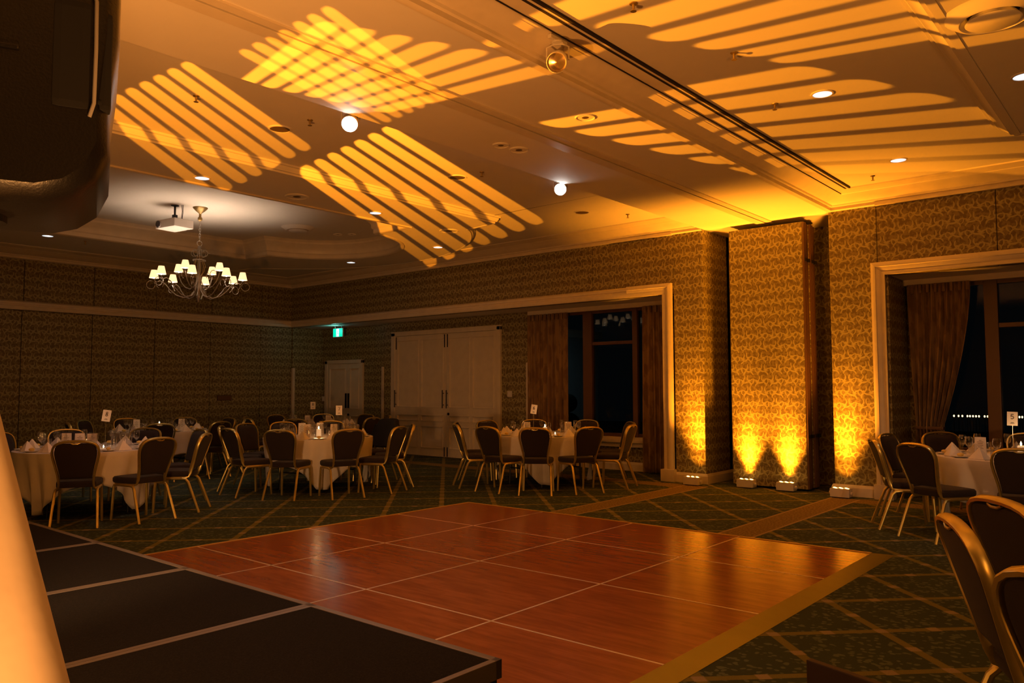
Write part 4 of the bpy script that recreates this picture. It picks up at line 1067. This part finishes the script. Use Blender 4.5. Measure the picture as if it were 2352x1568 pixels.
for tier, (n_, Rr, zc, ph_) in enumerate([(8, .66, -1.09, .15), (4, .36, -.965, .5)]):
    for k in range(n_):
        a = 2*pi*k/n_ + ph_; ca_, sa_ = cos(a), sin(a)
        if tier == 0: pr = [(.03, -1.22), (.06, -1.33), (.12, -1.415), (.22, -1.445), (.33, -1.41), (.43, -1.32), (.50, -1.23), (.57, -1.19), (.63, -1.215), (.665, -1.17), (Rr, zc - .075)]
        else: pr = [(.03, -1.15), (.07, -1.24), (.15, -1.30), (.24, -1.27), (.31, -1.19), (.35, -1.10), (Rr, zc - .075)]
        arm = MB(); arm.tube([(r*ca_, r*sa_, z) for r, z in pr], .008, 7)
        am = arm.obj('arm', M['iron'], ch, smooth=True)
        sc_ = MB()
        cc = (Rr - .09, zc - .155) if tier == 0 else (Rr - .11, zc - .10)
        sc_.tube([((cc[0] + p[0])*ca_, (cc[0] + p[0])*sa_, cc[1] + p[1]) for p in spiral((0, 0), .058, .05, -.4*pi, 1.25*pi, 14)], .005, 6)
        if tier == 0: sc_.tube([((Rr + .045 + p[0])*ca_, (Rr + .045 + p[0])*sa_, zc - .165 + p[1]) for p in spiral((0, 0), .062, .066, .95*pi, -.95*pi, 14)], .005, 6)
        sc_.obj('scroll', M['iron'], am, smooth=True)
        c = (Rr*ca_, Rr*sa_)
        MB().lathe([(.004, zc - .085), (.045, zc - .078), (.048, zc - .072), (.012, zc - .068)], (c[0], c[1], 0), 14).obj('drip_pan', M['iron'], ch, smooth=True)
        cs = MB().lathe([(.011, zc - .07), (.011, zc - .02)], (c[0], c[1], 0), 10).obj('candle_sleeve', M['bulb'], ch)
        MB().lathe([(.072, zc - .055), (.070, zc - .05), (.042, zc + .068), (.041, zc + .068), (.068, zc - .052)], (c[0], c[1], 0), 18, cap=False).obj('lamp_shade', M['shade'], ch, smooth=True)
        MB().ball((c[0], c[1], zc), .016, 10, 8, (1, 1, 1.6)).obj('bulb', M['bulb'], ch, smooth=True)
        spot('chandelier_lamp', (CX + c[0], CY + c[1], ZT + zc + .07), (CX + c[0]*1.1, CY + c[1]*1.1, ZT + 1), 8, (1.0, .70, .48), 125, .8, .03)
        if k % 2 == 0: spot('chandelier_lamp_down', (CX + c[0], CY + c[1], ZT + zc - .09), (CX + c[0], CY + c[1], 0), 3, (1.0, .74, .54), 120, .8, .03)

# ------------------------------------------------------------------ projector
pj = thing('projector', 'white projector hanging upside down from the ceiling behind the chandelier', 'projector', (5.93, 11.98, 4.36), radians(-82))
MB().lathe([(.06, 0), (.06, -.01), (.02, -.02)], n=14).tube([(0, 0, -.01), (0, 0, -.22)], .016, 8).bbox(-.05, .05, -.05, .05, -.235, -.215, .004).bbox(-.03, .03, -.03, .03, -.22, -.15, .008).obj('bracket', M['blackm'], pj)
MB().bbox(-.24, .24, -.17, .17, -.375, -.245, .012).obj('body', M['whitep'], pj)
MB().lathe([(.05, 0), (.05, .03), (.038, .032)], (0, 0, 0), 18, Matrix.Translation((-.15, -.165, -.31)) @ Matrix.Rotation(pi/2, 4, 'X')).obj('lens', M['lens'], pj)
MB().lathe([(.058, 0), (.058, .018)], (0, 0, 0), 18, Matrix.Translation((-.15, -.168, -.31)) @ Matrix.Rotation(pi/2, 4, 'X')).obj('lens_ring', M['grey'], pj)
MB().tube([(.10, .05, 0), (.115, .05, -.10), (.09, .05, -.25)], .005, 6).tube([(.13, .05, 0), (.12, .06, -.12), (.10, .06, -.25)], .005, 6).obj('cable', M['blackm'], pj)

# ------------------------------------------------------------------ ceiling fittings
def downlight(x, y, z, lit, label, r=.095, glow=True):
    t = thing('downlight', label, 'downlight', (x, y, z), 0, 'recessed ceiling downlights')
    MB().lathe([(r*1.22, .0), (r*1.2, -.008), (r*1.02, -.010), (r, -.004), (r*1.0, .0)], n=28, cap=False).obj('rim', M['whitep'] if lit else M['ceil'], t, smooth=True)
    MB().lathe([(r, -.004), (r*.97, -.006), (0, -.006)], n=28, cap=False).obj('reflector', M['dlit'] if lit else M['doff'], t)
    if lit: MB().lathe([(r*.45, -.007), (0, -.0075)], n=18, cap=False).obj('lamp', M['dcore'], t)
    return t
for x, y, z, lab_ in [(4.78, 8.99, ZR, 'lit white downlight by the tray edge, above and left of the projector'), (7.40, 8.89, ZR, 'lit white downlight by the tray edge under the lower striped patch'), (9.97, 10.22, ZR, 'lit white downlight at the tip of the lower striped patch'), (10.03, 12.80, ZR, 'lit white downlight above the far room corner'), (4.94, 14.36, ZR, 'lit white downlight just below the loudspeaker'),
                   (7.18, 2.39, ZC, 'lit white downlight on the right ceiling between orange stripes'), (9.89, 2.44, ZC, 'lit white downlight on the right ceiling nearest the window wall'), (7.33, 0.86, 3.95, 'lit white downlight cut by the right picture edge')]:
    downlight(x, y, z, True, lab_, .082)
for x, y, lab_ in [(4.53, 6.96, 'unlit recessed downlight in the left striped patch'), (7.06, 6.89, 'unlit recessed downlight in the lower striped patch'), (9.72, 6.85, 'unlit recessed downlight near the lit ceiling spot')]:
    downlight(x, y, ZC, False, lab_, .10)
def disc(nm, x, y, z, r, label, cat='speaker'):
    t = thing(nm, label, cat, (x, y, z)); MB().lathe([(r*1.06, 0), (r*1.05, -.006), (r, -.012), (r*.9, -.010), (r*.88, -.004), (0, -.004)], n=28, cap=False).obj('cover', M['ceil'], t, smooth=True)
    MB().lathe([(r*.35, -.006), (0, -.007)], n=16, cap=False).obj('centre', M['doff'], t); return t
disc('ceiling_speaker', 5.96, 5.20, 3.95, .085, 'small round ceiling speaker beside the beam groove, left one')
disc('ceiling_speaker', 6.20, 5.16, 3.95, .10, 'round ceiling speaker beside the beam groove, right one')
disc('ceiling_speaker', 5.84, 4.07, 3.95, .09, 'round ceiling speaker on the right part of the beam')
disc('ceiling_speaker', 6.08, 8.92, ZR, .15, 'faint round ceiling speaker between the two striped patches')
disc('ceiling_speaker', 9.05, 9.02, ZR, .15, 'round unlit fitting in the lower striped patch near its tip')
disc('smoke_detector', 9.05, 11.95, 4.36, .08, 'small round detector beside the tray air diffuser', 'detector')
disc('smoke_detector', 9.22, 11.75, 4.36, .07, 'small round detector at the right of the tray', 'detector')
def diffuser(x, y, z, label):
    t = thing('air_diffuser', label, 'air vent', (x, y, z))
    MB().lathe([(.30, 0), (.27, -.012), (.22, -.05), (.20, -.055), (.16, -.02), (.15, 0)], n=36, cap=False).obj('cone', M['ceil'], t, smooth=True)
    MB().lathe([(.135, -.02), (.165, -.06), (.15, -.068), (0, -.074)], n=36, cap=False).obj('dish', M['ceil'], t, smooth=True)
    MB().lathe([(.2, -.004), (0, -.004)], n=24, cap=False).obj('throat', M['joint'], t)
diffuser(8.20, 11.98, 4.36, 'round air diffuser on the raised ceiling right of the chandelier')
diffuser(5.94, 0.86, 3.95, 'round air diffuser on the ceiling at the upper right corner')
for x, y, z, lab_ in [(4.57, 6.5, ZC, 'sprinkler head between the left patch and the lit spot'), (7.08, 6.49, ZC, 'sprinkler head right of the lower striped patch'), (10.30, 6.4, ZC, 'sprinkler head near the ceiling corner above the pilaster'), (7.15, 2.82, ZC, 'sprinkler head left of the right ceiling downlight'), (10.44, 2.88, ZC, 'sprinkler head nearest the window wall on the right ceiling'),
                      (4.61, 2.8, ZC, 'sprinkler head at the top edge of the picture'), (5.83, 2.62, ZC, 'sprinkler head among the upper right stripes'), (3.51, 6.74, ZC, 'sprinkler head in the leftmost striped patch'), (5.55, 14.4, ZR, 'sprinkler head on the ceiling edge left of the chandelier'), (9.75, 11.2, 4.36, 'sprinkler head at the rounded end of the raised ceiling')]:
    t = thing('sprinkler_head', lab_, 'sprinkler', (x, y, z), 0, 'ceiling sprinkler heads')
    MB().lathe([(.03, 0), (.028, -.006), (.010, -.010), (.010, -.035), (.006, -.05)], n=12).obj('body', M['bronze'], t, smooth=True)
    MB().lathe([(.022, -.055), (.022, -.058)], n=12).tube([(0, 0, -.05), (.016, 0, -.05), (.016, 0, -.056)], .002, 5).obj('deflector', M['bronze'], t)
def spothead(x, y, z, tgt, lit, label, gid):
    t = thing('spotlight', label, 'spotlight', (x, y, z), 0, None)
    d = (Vector(tgt) - Vector((x, y, z - .17))).normalized(); Q = d.to_track_quat('Z', 'Y').to_matrix().to_4x4(); T = Matrix.Translation((0, 0, -.17)) @ Q
    MB().bbox(-.10, .10, -.016, .016, -.03, 0.0, .004).lathe([(.045, -.03), (.045, -.04), (.012, -.045)], n=14).obj('mount', M['whitep'], t)
    yk = MB(); rx = Q @ Vector((1, 0, 0))
    yk.tube([tuple(rx*.082 + Vector((0, 0, -.17))), tuple(rx*.082 + Vector((0, 0, -.07))), tuple(rx*.03 + Vector((0, 0, -.045))), tuple(-rx*.03 + Vector((0, 0, -.045))), tuple(-rx*.082 + Vector((0, 0, -.07))), tuple(-rx*.082 + Vector((0, 0, -.17)))], .007, 6); yk.obj('yoke', M['whitep'], t, smooth=True)
    T = T @ Matrix.Scale(1.32, 4)
    MB().lathe([(.028, -.10), (.045, -.09), (.050, -.01), (.056, .0), (.058, .07), (.054, .075), (.054, .02), (.03, .0)], (0, 0, 0), 24, T, cap=False).obj('housing', M['whitep'], t, smooth=True)
    MB().lathe([(.054, .055), (.02, .062), (0, .064)], (0, 0, 0), 20, T, cap=False).obj('lens', M['spotlit'] if lit else M['orangeglass'], t, smooth=True)
    return t
spothead(4.47, 5.73, 4.10, (1.2, 2.4, 0.6), True, 'lit white ceiling spotlight between the striped patches', 0)
spothead(7.69, 5.74, 4.10, (2.0, 1.5, 0.9), True, 'small lit ceiling spotlight near the middle of the picture', 0)
spothead(4.60, 3.45, 4.08, (0.4, .9, 0.9), False, 'unlit round spotlight hanging from the beam moulding at the top', 0)
spot('spot_beam', (4.35, 5.55, 3.85), (2.6, 4.0, 0), 60, (1.0, .9, .82), 70, 1.0, .02)
spot('spot_beam', (7.55, 5.6, 3.85), (5.5, 5.0, 0), 26, (1.0, .9, .82), 60, 1.0, .02)
spot('down_glow', (4.78, 8.99, 3.96), (4.3, 11.2, 0), 30, (.9, .85, .95), 80, 1.0, .05)
spot('down_glow', (7.33, .86, 3.85), (9.7, 1.3, 0), 30, (1.0, .85, .7), 70, 1.0, .05)

# ------------------------------------------------------------------ exit sign, switches, wall plates
ex = thing('exit_sign', 'glowing green exit sign hanging from the soffit above the small doors', 'exit sign', (11.72, 15.42, 2.98))
MB().tube([(0, -.12, 0), (0, -.12, -.07)], .005, 6).tube([(0, .12, 0), (0, .12, -.07)], .005, 6).obj('hanger', M['whitep'], ex)
MB().bbox(-.012, .018, -.19, .19, -.27, -.06, .005).obj('housing', M['whitep'], ex)
MB().box(-.0135, -.0122, -.18, .18, -.262, -.068).obj('face', M['exitg'], ex)
MB().box(-.0150, -.0137, -.045, .055, -.255, -.075).obj('door_symbol', M['exitw'], ex)
rm = MB(); P_ = lambda y, z: (-.0158, y, z)
rm.ball(P_(.012, -.095), .011, 8, 6, (.15, 1, 1)); rm.tube([P_(.010, -.11), P_(.0, -.16), P_(.022, -.195), P_(.035, -.24)], .006, 5); rm.tube([P_(.0, -.16), P_(-.018, -.19), P_(-.04, -.20)], .006, 5); rm.tube([P_(.03, -.14), P_(.008, -.12), P_(-.025, -.14)], .005, 5)
rm.obj('running_figure', M['exitg'], ex)
ptlight('exit_glow', (11.60, 15.42, 2.86), 1.0, (.25, .95, .85), .06)
for (x, y, z, sx, lab_) in [(12.045, 10.28, 1.36, .0, 'pale wall switch plate between the large doors and the curtain'), (12.19, 16.60, 1.22, 0, 'pale wall switch plate left of the small doors')]:
    t = thing('wall_switch', lab_, 'switch', (x, y, z)); MB().bbox(-.01, 0, -.06, .06, -.06, .06, .003).obj('plate', M['whitep'], t); MB().bbox(-.014, -.01, -.012, .012, -.025, .025, .002).obj('rocker', M['card'], t)
t = thing('wall_socket_box', 'dark flush box set low in the left wall panels', 'socket box', (9.52, YL + .03, 1.27)); MB().bbox(-.17, .17, -.012, .0, -.05, .05, .004).obj('lid', M['mull'], t); MB().bbox(-.18, .18, -.006, .0, -.06, .06, .002).obj('surround', M['joint'], t)

# ------------------------------------------------------------------ uplight boxes
ul = ['at the foot of the pilaster right of the large opening', 'left of the pair before the folding wall stack', 'right of the pair before the folding wall stack', 'at the foot of the wall left of the right opening']
for i, (x, y) in enumerate(UPL):
    t = thing('uplight', 'small white box uplight ' + ul[i], 'uplight', (x, y, 0), 0, 'amber uplights on the floor')
    MB().bbox(-.07, .07, -.125, .125, 0.012, .125, .006).obj('housing', M['whitep'], t)
    for k in range(6):
        MB().lathe([(.019, .125), (.015, .131), (0, .133)], (-.02 + .05*(k % 2), -.095 + .038*k, 0), 10, cap=False).obj('led_lens', M['uplens'], t)
    for s in (-1, 1): MB().lathe([(.02, 0), (.024, .012), (.024, .026), (.012, .03)], (0, 0, 0), 12, Matrix.Translation((0, s*.125, .06)) @ Matrix.Rotation(-s*pi/2, 4, 'X')).obj('knob', M['whitep'], t)
    MB().bbox(-.06, .06, -.10, .10, 0, .012, .003).obj('foot', M['blackm'], t)
